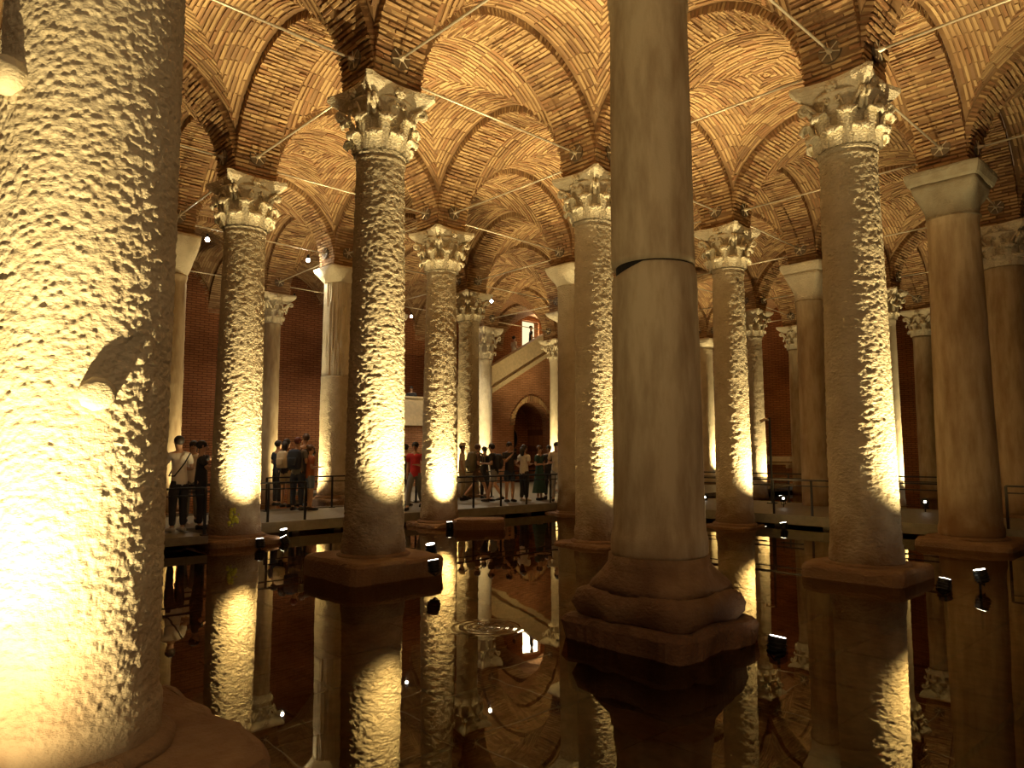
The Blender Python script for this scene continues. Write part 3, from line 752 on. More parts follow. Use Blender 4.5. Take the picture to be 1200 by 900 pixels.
# ================================================================== TIE RODS
ROD_Z = ZS + .42
rod_i = 0
def tie_rod(a, b, label, group, plates=True):
    A, B = node(*a), node(*b); d = (B - A).normalized(); n = Vector((-d.y, d.x, 0))
    A2 = A + d * (BW / 2 + .035); B2 = B - d * (BW / 2 + .035)
    e = empty('tie_rod', (A2.x, A2.y, ROD_Z)); tag(e, label, 'tie rod', group); o0 = Vector((A2.x, A2.y, ROD_Z))
    MB().tube([Vector((0, 0, 0)), B2 - A2], .019, 8).build('rod', M['steel'], e, True)
    if plates:
        for p, s in ((Vector((0, 0, 0)), 1), (B2 - A2, -1)):
            dd = d * s
            mb = MB(); mb.tube([p + dd * .0, p + dd * .035], .165, 20); q = mb.build('anchor_plate', M['iron'], e)
            m2 = MB()
            for k in range(6):
                a_ = k * math.pi / 3 + .3; u = n * math.cos(a_) + Vector((0, 0, 1)) * math.sin(a_); m2.tube([p + dd * .045 + u * .02, p + dd * .04 + u * .155], .009, 5)
            m2.tube([p + dd * .03, p + dd * .13], [.05, .026], 8)
            m2.build('anchor_ribs', M['steel'], q)
for (i, j) in [(i, j) for i in range(-2, 6) for j in range(-3, 3)]:
    for di, dj in ((1, 0), (0, 1)):
        a, b = (i, j), (i + di, j + dj)
        if a[0] + di > 5 and di: continue
        A, B = node(*a), node(*b); m_ = (A + B) / 2
        if depth(m_.x, m_.y) < 1: continue
        vis = any(0 < px_of(*(A.lerp(B, t).xy), ROD_Z)[0] < 1200 and px_of(*(A.lerp(B, t).xy), ROD_Z)[1] > 0 and depth(*(A.lerp(B, t).xy)) > 1 for t in np.linspace(.1, .9, 9))
        if not vis: continue
        if a[1] + dj > 2: continue
        ca, cb = COLS.get(a), COLS.get(b)
        if ca and cb and 'g' not in ca and 'g' not in cb and depth(m_.x, m_.y) < 26:
            tie_rod(a, b, 'tie rod from ' + ca['s'] + ' to ' + cb['s'], 'tie rods under the vaults')
        elif (ca and 'g' not in ca) or (cb and 'g' not in cb):
            cx_ = ca if (ca and 'g' not in ca) else cb
            o_ = b if cx_ is ca else a; dv = node(*o_) - node(*(a if cx_ is ca else b))
            side = 'right' if dv.dot(RGT) > 0 else 'left'; deep = 'away from' if dv.dot(FWD) > 0 else 'towards'
            tie_rod(a, b, 'tie rod leaving ' + cx_['s'] + ' rightwards'.replace('right', side) + (', receding' if 'away' in deep else ', approaching'), 'tie rods under the vaults')
        else: tie_rod(a, b, 'thin tie rod among the farthest vaults', 'tie rods in the farthest vaults', depth(m_.x, m_.y) < 30)

# ================================================================== LAMPS
def spot(name, loc, target, power, cone, blend=.6, col=WARM, size=.03, parent=None):
    l = bpy.data.lights.new(name, 'SPOT'); l.energy = power; l.color = col; l.spot_size = math.radians(cone); l.spot_blend = blend; l.shadow_soft_size = size
    o = bpy.data.objects.new(name, l); link(o, parent); o.location = loc
    o.rotation_euler = (Vector(target) - Vector(loc)).to_track_quat('-Z', 'Y').to_euler(); return o
def uplight(loc, target, label, wash, up, aim, cone=58):
    """small black floodlight on a bracket standing in the water; carries its own light"""
    loc = Vector(loc); e = empty('floodlight', (loc.x, loc.y, -.5 if loc.z < DECK else DECK)); tag(e, label, 'floodlight', 'floodlights at the column feet')
    base = e.location.copy(); L = loc - base; d = (Vector(target) - loc).normalized()
    s = d.cross(Vector((0, 0, 1))).normalized() if abs(d.z) < .98 else Vector((1, 0, 0))
    MB().tube([Vector((0, 0, 0)), Vector((0, 0, L.z - .16)), L - d * .16 + Vector((0, 0, -.02))], .014, 6).build('stand', M['black'], e)
    MB().tube([L - d*.16, L - d*.15, L - d*.02, L], [.045, .07, .078, .082], 14).build('housing', M['black'], e, True)
    m2 = MB()
    for k in range(3): m2.tube([L - d * (.05 + .035 * k), L - d * (.06 + .035 * k)], .088, 14)
    m2.build('cooling_fin', M['black'], e)
    MB().tube([L + d * .001, L + d * .006], .066, 14).build('lens', M['lens'], e, True)
    MB().tube([L - d*.07 + s*.09, L - d*.14 + s*.09, L - d*.20, L - d*.14 - s*.09, L - d*.07 - s*.09], .008, 5).build('bracket', M['black'], e)
    if wash: spot('wash_light', L + d * .03, L + d * 3, wash * WASH_P, cone, 1.0, parent=e)
    if up: spot('up_light', L + d * .03 + Vector((0, 0, .01)), L + Vector(aim), up, 92, .9, parent=e)
    return e
def col_light(key, az, dist, wash, up, lab, z=None, cone=76, tz=4.2):
    n = node(*key); a = math.radians(az); dr = RGT * math.sin(a) - FWD * math.cos(a)
    bt_ = COLS.get(key, {}).get('base'); zz = z if z is not None else ((max(.16, bt_[2] + .05) if bt_ and bt_[0] == 'slab' else .16) if COLS.get(key, {}).get('z0', -1) < 0 else DECK + .2)
    p = n + dr * dist + Vector((0, 0, zz)); t = n + dr * dist * .30 + Vector((0, 0, tz))
    return uplight(p, t, lab, wash, up, -dr * .30 + Vector((0, 0, 1.6)), cone)
F_ = 'small black floodlight at the foot of '
col_light((-1, 1), 6, 1.3, 190, 260, 'floodlight out of sight below the frame at the nearest column', z=.33, cone=140, tz=2.3)
col_light((0, 0), 45, 1.35, 520, UP_P, F_ + 'the left-centre rough column')
col_light((1, 1), 46, 1.35, 560, UP_P, F_ + 'the bright right column')
col_light((0, -1), 42, 1.2, 470, UP_P, F_ + 'the lichen-stained left column')
col_light((1, 0), 50, 1.15, 430, UP_P, F_ + 'the column behind the dark one')
col_light((1, -1), 20, .95, 420, UP_P, F_ + 'the column by the stone block')
col_light((2, 0), 46, 1.15, 470, UP_P, F_ + 'the column right of the dark one')
col_light((1, -2), -62, 1.0, 130, UP_P * .8, 'small floodlight on the walkway left of the bark-grooved column')
col_light((0, -2), 95, 1.0, 170, UP_P * .6, 'small floodlight beside the sliver column far left')
col_light((1, -3), 88, .9, 130, UP_P * .7, 'small floodlight right of the slender far left column')
col_light((2, -2), -55, .95, 170, UP_P * .8, 'small floodlight left of the white-ringed column')
col_light((3, -3), -15, 1.1, 60, UP_P * .8, 'small floodlight before the pale column by the stairs')
col_light((4, -3), -30, .9, 260, UP_P * .9, 'small floodlight before the brilliant stair column')
col_light((3, -2), -70, .9, 200, UP_P * .8, 'small floodlight left of the slim glowing column')
col_light((2, -1), 75, .95, 300, UP_P * .8, F_ + 'the bowl-topped plain column')
col_light((5, -2), 60, .95, 380, UP_P, 'small floodlight right of the flat-capital far column')
col_light((4, -1), 40, .95, 240, UP_P * .9, 'small floodlight before the speckled far column')
col_light((4, 0), 60, .9, 380, UP_P * .9, 'small floodlight right of the peeping far column')
col_light((3, 0), 170, 1.0, 60, UP_P * .8, 'small floodlight behind the dull brown column')
col_light((5, -1), 150, 1.0, 30, UP_P * .7, 'small floodlight behind the hidden far column')
for key, nm in (((0, 0), 'left-centre rough'), ((1, 1), 'bright right'), ((0, -1), 'lichen-stained left'), ((1, 0), 'leaf-capital'), ((2, 1), 'dim block-capital'), ((0, 1), 'dark foreground')):
    col_light(key, 133, 1.0, 0, UP_P * .75, 'small floodlight hidden behind the ' + nm + ' column' + (' behind the dark one' if key == (1, 0) else ''))
# the visible pair in the water right of the dark column
p = on_z(912, 760, .0); p.z = .10
uplight(p, p + Vector((.5, -.1, 2)), 'round black floodlight with lit lens standing in open water right of the dark column', 230, 0, (.1, .1, 2))
p = on_z(1108, 690, .0); p.z = .12
uplight(p, p + Vector((.9, -.2, 2.6)), 'black floodlight with lit lens right of the bright right column plinth', 200, 0, (.3, .1, 2))

def hung_led(px, py, d, label, power=28):
    p = at_d(px, py, d); e = empty('hanging_lamp', (p.x, p.y, p.z)); tag(e, label, 'lamp', 'small white lamps under the tie rods')
    MB().tube([Vector((0, 0, .05)), Vector((0, 0, .16))], [.05, .03], 10).build('housing', M['black'], e)
    top = min(ROD_Z - p.z, .9)
    if top > .16: MB().tube([Vector((0, 0, .15)), Vector((0, 0, top))], .008, 5).build('stem', M['black'], e)
    MB().ball((0, 0, 0), .055, 12, 8).build('bulb', M['led'], e, True)
    spot('lamp_light', (0, 0, -.08), (0, 0, -1), power, 130, .6, (1, .86, .62), .05, e)
def behind(x, y, z, power):  # unseen fill lamp added behind the camera to soften the dark fronts
    e = empty('hanging_lamp', (x, y, z)); tag(e, 'unseen warm fill lamp added behind the viewer to light the column fronts', 'lamp', 'fill lamps added behind the viewer')
    MB().tube([Vector((0, 0, .05)), Vector((0, 0, .2))], [.09, .05], 10).build('housing', M['black'], e); MB().tube([Vector((0, 0, .2)), Vector((0, 0, ROD_Z - z))], .008, 5).build('stem', M['black'], e)
    l = bpy.data.lights.new('lamp_light', 'POINT'); l.energy = power; l.color = (1, .80, .48); l.shadow_soft_size = .25
    o = bpy.data.objects.new('lamp_light', l); link(o, e); o.location = (0, 0, -.3)
behind(-9.7, -9.7, 6.2, 42); behind(-4.85, -12.1, 6.2, 60); behind(-2.4, -14.0, 6.2, 50)
hung_led(243, 281, 18.6, 'white lamp hanging above the sliver column far left', 110)
hung_led(345, 349, 26, 'lower of the two white lamps left of the bark-grooved column', 110)
hung_led(361, 305, 20.6, 'upper small lamp close to the bowl of the bark-grooved column', 60)
hung_led(482, 371, 29.5, 'white lamp left of the column by the stone block', 170)
hung_led(576, 353, 26.5, 'white lamp right of the white-ringed column', 320)

# ================================================================== STAIR, NICHE, DOORWAY
SY = 17.2
def ptop(x): return 4.1 + max(0, x - 14.2) * .54
st = empty('trim_2', (10.9, SY, DECK)); tag(st, 'brick staircase with a sloping cream parapet climbing right along the back wall', kind='structure')
def ext(name, out, y0, y1, m, parent, org, uvs=True):
    n = len(out); V = [(x - org[0], y0 - org[1], z - org[2]) for x, z in out] + [(x - org[0], y1 - org[1], z - org[2]) for x, z in out]
    F = [tuple(range(n)), tuple(range(2*n-1, n-1, -1))]; F += [(k, n+k, n+(k+1) % n, (k+1) % n) for k in range(n)]
    uv = []
    for f in F:
        for i in f: x, z = out[i % n]; uv.append((x + (y1 - y0 if i >= n else 0), z))
    return obj(name, V, F, m, parent, uv=uv)
org = (10.9, SY, DECK)
NX0, NX1, NZ = 18.95, 21.45, 3.05; nc = (NX0 + NX1) / 2; nr_ = (NX1 - NX0) / 2
arc = [(nc - nr_ * math.cos(a), NZ + nr_ * math.sin(a)) for a in np.linspace(0, math.pi, 17)]
out = [(10.9, DECK), (NX0, DECK)] + arc + [(NX1, DECK), (23.4, DECK), (23.4, ptop(23.4) - 1.13), (14.2, 2.97), (10.9, 2.97)]
ext('stair_wall', out, SY, SY + .45, M['stairwall'], st, org)
# niche lining
V = []; F = []; uv = []
pr = [(NX0, DECK)] + arc + [(NX1, DECK)]
for x, z in pr: V += [(x - org[0], .45, z - org[2]), (x - org[0], 1.55, z - org[2])]
for k in range(len(pr) - 1): F.append((2*k, 2*k+2, 2*k+3, 2*k+1)); uv += [(0, k*.3), (0, k*.3+.3), (1.1, k*.3+.3), (1.1, k*.3)]
n0 = len(V); V += [(x - org[0], 1.55, z - org[2]) for x, z in pr]; F.append(tuple(range(n0, n0 + len(pr)))); uv += [(x, z) for x, z in pr]
nich = obj('niche', V, F, M['wall'], st, uv=uv)
V = []; F = []
RND.seed(21)
for k in range(26):
    a = math.pi * (k + .5) / 26; r = nr_ + .16
    R = Matrix.Rotation(-(a - math.pi/2), 3, 'Y')
    c = Vector((nc - r * math.cos(a) - org[0], -.02, NZ + r * math.sin(a) - org[2]))
    mb_ = MB(); mb_.box(c, (.11, .10, .30), R, .004); n_ = len(V); V += mb_.v; F += [tuple(i + n_ for i in f) for f in mb_.f]
q = obj('voussoir', V, F, M['brick'], st); q['kind'] = 'stuff'
oc = Vector((20.35 - org[0], 1.52, 2.42 - org[2]))
V = []; F = []
for k in range(24):
    a = 2 * math.pi * k / 24
    for s, y in ((1.0, -.02), (1.22, -.02), (1.22, .03), (1.0, .03)): V.append((oc.x + .27 * s * math.cos(a), oc.y + y, oc.z + .48 * s * math.sin(a)))
for k in range(24):
    for q_ in range(4): F.append((k*4+q_, k*4+(q_+1) % 4, ((k+1) % 24)*4+(q_+1) % 4, ((k+1) % 24)*4+q_))
obj('oval_frame', V, F, M['stairwall'], nich, uv=[(0, 0)] * (24 * 16))
obj('oval_opening', [(oc.x + .27 * math.cos(2*math.pi*k/24), oc.y + .01, oc.z + .48 * math.sin(2*math.pi*k/24)) for k in range(24)], [tuple(range(24))], M['dark'], nich)  # flat black disc; darkness inside the opening is painted, no depth behind
ext('parapet', [(10.8, 3.12), (14.25, 3.12), (23.4, ptop(23.4) - .98), (23.4, ptop(23.4)), (14.2, 4.1), (10.8, 4.1)], SY - .06, SY + .24, M['plaster'], st, org)
ext('string_course', [(10.75, 2.90), (14.3, 2.90), (23.4, ptop(23.4) - 1.20), (23.4, ptop(23.4) - .98), (14.25, 3.12), (10.75, 3.12)], SY - .14, SY + .3, M['plaster'], st, org)
ext('coping', [(10.75, 4.1), (14.2, 4.1), (23.4, ptop(23.4)), (23.4, ptop(23.4) + .08), (14.2, 4.18), (10.75, 4.18)], SY - .1, SY + .28, M['plaster'], st, org)
MB().box((1.65, .95, 2.80), (3.3, 1.2, .14)).build('landing', M['deck'], st)
stp = MB().box((0, 0, 0), (.34, 1.3, .19)).build('step', M['deck'], st); stp.location = (3.4 + .1, .95, 2.92)
for k in range(1, 22):
    o = bpy.data.objects.new('step', stp.data); link(o, st); o.location = (3.5 + k * .345, .95, 2.92 + k * .186)
# lit doorway at the head of the stairs
dr = empty('door_1', (DX0, WY + .3, DZ0)); tag(dr, 'bright open doorway at the head of the stairs', kind='structure')
MB().box(((DX1-DX0)/2, .12, (DZ1-DZ0)/2), (DX1-DX0, .04, DZ1-DZ0)).build('lit_opening', M['doorlight'], dr)
l = bpy.data.lights.new('doorway_daylight', 'AREA'); l.energy = 40; l.color = (1, .9, .65); l.size = 1.1; l.shape = 'RECTANGLE'; l.size_y = 1.6
o = bpy.data.objects.new('doorway_daylight', l); link(o, dr); o.location = ((DX1-DX0)/2, -.2, 1.0); o.rotation_euler = (math.pi/2, 0, math.pi)

# ================================================================== RAILINGS
def railing(x0, y0, x1, y1, label, step=1.0, z=DECK, h=.84):
    A = Vector((x0, y0, 0)); B = Vector((x1, y1, 0)); L = (B - A).length; d = (B - A) / L; nrm = Vector((-d.y, d.x, 0))
    e = empty('railing', (x0, y0, z)); tag(e, label, 'railing', 'black steel railings of the walkway')
    R = Matrix((d, nrm, Vector((0, 0, 1)))).transposed()
    MB().box(d * L/2 + Vector((0, 0, h)), (L, .06, .035), R).build('top_rail', M['black'], e)
    MB().box(d * L/2 + Vector((0, 0, h - .13)), (L, .035, .025), R).build('mid_rail', M['black'], e)
    n = max(1, round(L / step)); pm = None
    for k in range(n + 1):
        if pm is None:
            mb = MB(); mb.box((0, 0, h/2), (.045, .03, h), R); mb.box((0, 0, .01), (.12, .12, .02), R); o = mb.build('post', M['black'], e); pm = o.data
        else: o = bpy.data.objects.new('post', pm); link(o, e)
        o.location = d * (L * k / n)
railing(-.72, EY + .08, 1.80, EY + .08, 'black railing in front of the five visitors beside the lichen-stained column')
railing(-4.2, 4.36, -.80, 4.36, 'black railing at the far left below the man with the green phone')
railing(2.3, 8.66, 6.9, 8.66, 'black railing behind the left walkway, by the bark-grooved column')
railing(5.6, EY + .08, EX - .1, EY + .08, 'black railing before the crowd in the middle')
railing(7.3, 9.2, 16.5, 9.2, 'black railing behind the crowd, parallel to the niche wall', 1.5)
railing(EX + .06, EY, EX + .06, .4, 'black railing of the right walkway, behind the column right of the dark one')
railing(EX + .06, .3, EX + .06, -5.2, 'black railing of the right walkway between the two big right columns')
railing(EX + .06, -5.3, EX + .06, -11, 'black railing of the right walkway nearest the right edge')
railing(15.1, EY, 15.1, -9, 'farther black railing on the wall side of the right walkway', 1.5)
wk('deck', 13.9, -14, 15.2, EY, .10, DECK, M['deck'])

# ================================================================== LOOSE THINGS
p = on_z(561, 621, 0); d_ = depth(p.x, p.y)
V, F = loft([(-.5, .42, .8), (-.05, .43, .8), (.16, .43, .75), (.22, .41, .7), (.235, .36, .6)], 40, .03, 5, 4)
V = [(x * 1.32, y * .8, z) for x, y, z in V]
e = obj('stone_block', V, F, M['brown']); e.location = (p.x + FWD.x * .3, p.y + FWD.y * .3, 0); e.rotation_euler = (0, 0, -YAW + .1)
tag(e, 'loose brown stone block lying in the water just left of centre', 'stone block')
p = on_z(905, 590, DECK); e = empty('lamp_post', (p.x, p.y, DECK)); tag(e, 'thin black post with a small angled head on the right walkway', 'lamp post')
MB().tube([(0, 0, 0), (0, 0, 2.5)], .035, 8).build('pole', M['black'], e); MB().box((0, 0, .015), (.22, .22, .03)).build('base_plate', M['black'], e)
q = MB(); q.tube([Vector((0, 0, 2.42)), -RGT * .12 + Vector((0, 0, 2.46)), -RGT * .26 + Vector((0, 0, 2.38))], [.025, .04, .05], 8); q.build('lamp_head', M['panel'], e)
# pale stone bench / trough against the right wall
e = empty('wall_ledge', (WX - .3, 8.65, 1.1)); tag(e, 'pale horizontal stone ledge fixed to the dark brick wall behind the lamp post', 'ledge')
MB().box((0, 0, .30), (.5, 2.5, .26)).build('slab', M['panel'], e); MB().box((.05, 0, .07), (.4, 2.4, .10)).build('shelf', M['panel'], e)
for yy in (-1., 1.): MB().box((.1, yy, -.05), (.36, .14, .2)).build('bracket', M['panel'], e)
def floor_lamp(px, py, d, label, lens=True):
    p = at_d(px, py, d); e = empty('floodlight', (p.x, p.y, DECK)); tag(e, label, 'floodlight', 'floodlights on the right walkway'); z = p.z - DECK
    v = (CAM - p); v.z = .6; v.normalize(); c = Vector((0, 0, max(.1, z)))
    MB().tube([Vector((0, 0, 0)), c - Vector((0, 0, .08))], .015, 6).build('stand', M['black'], e)
    MB().tube([c - v*.12, c - v*.1, c + v*.04, c + v*.05], [.05, .09, .10, .09], 14).build('housing', M['black'], e, True)
    MB().tube([c + v*.051, c + v*.056], .03, 12).build('lens', M['lens'] if lens else M['iron'], e)
    MB().tube([c + Vector((-.12, 0, 0)), c + Vector((-.12, 0, -.16)), c + Vector((.12, 0, -.16)), c + Vector((.12, 0, 0))], .009, 5).build('bracket', M['black'], e)
floor_lamp(826, 585, 22.5, 'small glowing lamp low on the walkway right beside the dark column')
floor_lamp(918, 584, 19.8, 'floodlight on a short stand near the thin black lamp post')
floor_lamp(1084, 588, 18.2, 'round floodlight on the walkway left of the dim block-capital column')
def water_lamp(px, py, tgt, label, d=None, z=.12, lens=True):
    p = on_z(px, py, z); uplight(p, tgt, label, 0, 0, (0, 0, 1)) 
water_lamp(332, 629, node(0, -1) + Vector((0, 0, 2)), 'black lamp at the right corner of the lichen-stained column plinth')
water_lamp(897, 606, node(2, 0) + Vector((0, 0, 3)), 'black lamp with lit face by the foot of the glowing column right of centre')
# stones lying on the pool bed
RND.seed(31)
for k, (px, py, r) in enumerate([(662, 884, .17), (1090, 806, .12), (1000, 868, .10), (930, 830, .12), (604, 752, .12), (560, 742, .10), (860, 795, .10), (1150, 842, .13)]):
    p = on_z(px, py, -.42); mb = MB(); mb.ball((0, 0, 0), r, 12, 8, (1.25, .9, .45)); V = np.array(mb.v); V *= (1 + vnoise(V + k * 3 + 20, (9, 9, 9)) * .12)[:, None]
    e = obj('submerged_stone', V.tolist(), mb.f, M['plinth'], smooth=True); e.location = (p.x, p.y, -.49 + r * .3); e.rotation_euler = (0, 0, k)
    tag(e, ['largest pale rounded stone under the water at the bottom centre', 'submerged stone below the reflection of the bright right column', 'submerged stone near the bottom, left of the bright reflection at right', 'submerged stone right of the lamp standing in open water', 'submerged stone beyond the left corner of the stepped dark base', 'small submerged stone left of the stepped dark base', 'small submerged stone behind the open-water lamp', 'submerged stone at the far bottom right corner'][k], 'stone', 'stones under the water')

# ================================================================== PEOPLE
SKIN = plain('skin', (.50, .29, .17), .6)
HAIRD = plain('dark_hair', (.025, .016, .010), .6); HAIRB = plain('brown_hair', (.12, .06, .03), .6)
CM = {}
def cloth(name, col):
    if name not in CM: CM[name] = plain(name, col, .85, vary=.12)
    return CM[name]
CL = dict(black=(.03, .027, .028), white=(.78, .72, .60), cream=(.68, .58, .40), red=(.55, .035, .04), rust=(.40, .12, .05), grey=(.20, .19, .17), navy=(.03, .04, .07), denim=(.14, .18, .24),
          green=(.03, .07, .05), khaki=(.42, .34, .21), brown=(.14, .08, .05), ltgrey=(.38, .35, .30), olive=(.17, .15, .09))
def skin_mesh(name, J, E, m, sub=1, R=None):
    """J: list of (co, (rx, ry)); E: edges; grows one continuous surface"""
    me = bpy.data.meshes.new('tmp'); me.from_pydata([tuple(c) for c, r in J], E, []); me.update()
    o = bpy.data.objects.new('tmp', me); C.objects.link(o)
    md = o.modifiers.new('s', 'SKIN'); md.use_smooth_shade = True; md.branch_smoothing = .4
    if not me.skin_vertices: raise RuntimeError('no skin layer')
    for k, (c, r) in enumerate(J):
        sv = me.skin_vertices[0].data[k]; sv.radius = r if isinstance(r, tuple) else (r, r); sv.use_root = (k == 0)
    if sub: o.modifiers.new('u', 'SUBSURF').levels = sub
    dg = bpy.context.evaluated_depsgraph_get(); ev = o.evaluated_get(dg); r_ = bpy.data.meshes.new_from_object(ev)
    bpy.data.objects.remove(o); r_.name = name; r_.materials.clear(); r_.materials.append(m); return r_
PT = {}
def person(px, d, floor, h, face, top, bot, label, arms=('down', 'down'), legs='stand', hair='short', lower='trousers', hairm=None, lean=0, group='visitors on the walkway', pos=None, hat=None, head_turn=0):
    P = pos if pos is not None else at_d(px, 500, d); P = Vector((P[0], P[1], floor))
    k = h / 1.74
    e = empty('person', P, math.atan2(FWD.y, FWD.x) - math.pi / 2 - math.radians(face)); tag(e, label, 'person', group)
    e.scale = (k, k, k)
    V_ = lambda x, y, z: Vector((x, y + lean * max(0, z - .95), z))
    J = []; E = []
    def add(c, r, par=None):
        J.append((c, r)); i = len(J) - 1
        if par is not None: E.append((par, i))
        return i
    pel = add(V_(0, 0, .97), (.135, .105)); bel = add(V_(0, 0, 1.12), (.115, .09), pel); ch = add(V_(0, 0, 1.30), (.145, .10), bel); ck = add(V_(0, -.01, 1.42), (.10, .075), ch)
    nk = add(V_(0, 0, 1.50), .052, ck); hb = add(V_(0, .015, 1.575), (.070, .078), nk); hc = add(V_(0, .012, 1.645), (.076, .092), hb); ht = add(V_(0, .0, 1.70), (.055, .066), hc)
    limbs = {'arm': [], 'leg': []}
    for s, a in ((-1, arms[0]), (1, arms[1])):
        sh = V_(.185 * s, 0, 1.405)
        if a == 'down': el, wr = V_(.235*s, -.02, 1.13), V_(.235*s, .06, .90)
        elif a == 'bent': el, wr = V_(.24*s, -.03, 1.14), V_(.12*s, .22, 1.16)
        elif a == 'phone': el, wr = V_(.22*s, .14, 1.17), V_(.10*s, .33, 1.38)
        elif a == 'high': el, wr = V_(.24*s, .20, 1.40), V_(.18*s, .36, 1.62)
        elif a == 'face': el, wr = V_(.24*s, .16, 1.20), V_(.08*s, .17, 1.46)
        elif a == 'hip': el, wr = V_(.33*s, -.04, 1.17), V_(.17*s, .04, 1.03)
        elif a == 'swing': el, wr = V_(.23*s, -.13, 1.15), V_(.24*s, -.10, .93)
        elif a == 'rest': el, wr = V_(.26*s, .12, 1.16), V_(.16*s, .30, 1.10)
        i0 = add(sh, .058, ck); i1 = add(sh.lerp(el, .5), .047, i0); i2 = add(el, .040, i1); i3 = add(el.lerp(wr, .35), .040, i2); i4 = add(wr, .026, i3)
        dr_ = (wr - el).normalized(); palm = wr + dr_ * .065; ip = add(palm, (.034, .018), i4)
        sd = dr_.cross(Vector((0, 0, 1))); sd = (sd if sd.length > .2 else Vector((0, 1, 0))).normalized(); bend = Vector((0, .35, -.3))
        for q in range(4):
            b0 = palm + dr_ * .02 + sd * (.025 - .0165 * q); ln = (.075, .085, .08, .062)[q]
            f1 = add(b0 + dr_ * ln * .45, .0085, ip); add(b0 + dr_ * ln * .8 + bend * ln * .4, .0075, f1)
        t1 = add(wr + dr_ * .03 + sd * .038, .010, i4); add(wr + dr_ * .07 + sd * .055, .009, t1)
        limbs['arm'].append((sh, el, wr, palm))
    for s in (-1, 1):
        hp = V_(.09 * s, 0, .90)
        f = {'stand': 0, 'walk': .28 * s, 'stride': .36 * s}[legs]
        kn = Vector((.10*s, max(f, 0) * .55 + .02 - max(-f, 0) * .25, .50 + (.02 if f else 0))); an = Vector((.105*s, f, .09 + (.10 if f < 0 else 0)))
        i0 = add(hp, .092, pel); i1 = add(hp.lerp(kn, .5), .076, i0); i2 = add(kn, .056, i1); i3 = add(kn.lerp(an, .35), .054, i2); i4 = add(an, .036, i3)
        toe = an + Vector((.01*s, .15, -.05 - (.05 if f < 0 else 0))); add(toe, (.038, .024), i4)
        limbs['leg'].append((hp, kn, an, toe))
    key = (arms, legs, lean)
    if key not in PT: PT[key] = skin_mesh('body', J, E, SKIN, 1)
    o = bpy.data.objects.new('body', PT[key]); link(o, e)
    # shirt
    key = ('s', arms, lean)
    if key not in PT:
        J = []; E = []
        a00 = add(V_(0, 0, .80), (.165, .14)); a0 = add(V_(0, 0, .93), (.168, .138), a00); a1 = add(V_(0, 0, 1.12), (.148, .118), a0); a2 = add(V_(0, 0, 1.30), (.172, .126), a1); a3 = add(V_(0, -.01, 1.415), (.125, .095), a2); add(V_(0, -.01, 1.47), .066, a3)
        for sh, el, wr, pa in limbs['arm']:
            b0 = add(sh, .076, a3); add(sh.lerp(el, .72), .064, b0)
        PT[key] = skin_mesh('shirt', J, E, SKIN, 1)
    me = PT[key].copy(); me.materials[0] = cloth(top + '_cloth', CL[top]); link(bpy.data.objects.new('shirt', me), e)
    if lower in ('trousers', 'shorts'):
        key = (lower, legs, lean)
        if key not in PT:
            J = []; E = []; a0 = add(V_(0, 0, 1.08), (.14, .112)); a1 = add(V_(0, 0, .95), (.158, .128), a0)
            for hp, kn, an, toe in limbs['leg']:
                b0 = add(hp + Vector((0, 0, -.03)), .122, a1); b1 = add(hp.lerp(kn, .5), .102, b0)
                if lower == 'shorts': add(hp.lerp(kn, .85), .088, b1)
                else: b2 = add(kn, .076, b1); b3 = add(kn.lerp(an, .5), .068, b2); add(kn.lerp(an, .96), .060, b3)
            PT[key] = skin_mesh(lower, J, E, SKIN, 1)
        me = PT[key].copy(); me.materials[0] = cloth(bot + '_cloth', CL[bot]); link(bpy.data.objects.new(lower, me), e)
    else:
        rows = [(1.0, .15), (.85, .185), (.6, .22), (.40, .26), (.24, .29)]; P2 = []; F2 = []; n = 28
        for z, r in rows:
            for q in range(n): a = 2*math.pi*q/n; rr = r * (1 + .06 * math.sin(a*7) * (1 - z)); P2.append((rr*math.cos(a), rr*.75*math.sin(a), z))
        for i in range(len(rows) - 1):
            for q in range(n): F2.append((i*n+q, (i+1)*n+q, (i+1)*n+(q+1) % n, i*n+(q+1) % n))
        obj('skirt', P2, F2, cloth(bot + '_cloth', CL[bot]), e, True)
    for hp, kn, an, toe in limbs['leg']:
        mb = MB(); mb.tube([an + Vector((0, -.06, -.05)), an + Vector((0, 0, -.035)), an.lerp(toe, .6) + Vector((0, 0, -.012)), toe + Vector((0, .05, -.0))], [.035, .048, .044, .026], 10)
        mb.build('shoe', cloth('dark_shoe', (.03, .025, .02)) if bot != 'black' or top != 'white' else cloth('pale_shoe', (.5, .45, .36)), e, True)
    hm = hairm or HAIRD; hc_ = V_(0, .012, 1.645)
    mb = MB(); mb.ball(hc_ + Vector((0, -.022, .022)), .1, 14, 10, (.90, 1.02, .95))
    if hair == 'long': mb.tube([hc_ + Vector((0, -.075, .02)), hc_ + Vector((0, -.10, -.10)), hc_ + Vector((0, -.10, -.24))], [.075, .078, .045], 12)
    if hair == 'bun': mb.ball(hc_ + Vector((0, -.10, .07)), .045, 10, 7)
    mb.build('hair', hm, e, True)
    if hat:
        mb = MB(); mb.tube([hc_ + Vector((0, 0, .035)), hc_ + Vector((0, 0, .045))], .165, 20); mb.tube([hc_ + Vector((0, 0, .04)), hc_ + Vector((0, 0, .12)), hc_ + Vector((0, 0, .14))], [.10, .092, .06], 16); mb.build('hat', cloth('cream_hat', CL['cream']), e, True)
    mb = MB()
    for s in (-1, 1): mb.ball(hc_ + Vector((.03 * s, .083, -.005)), .011, 8, 6)
    mb.build('eyes', HAIRD, e, True)
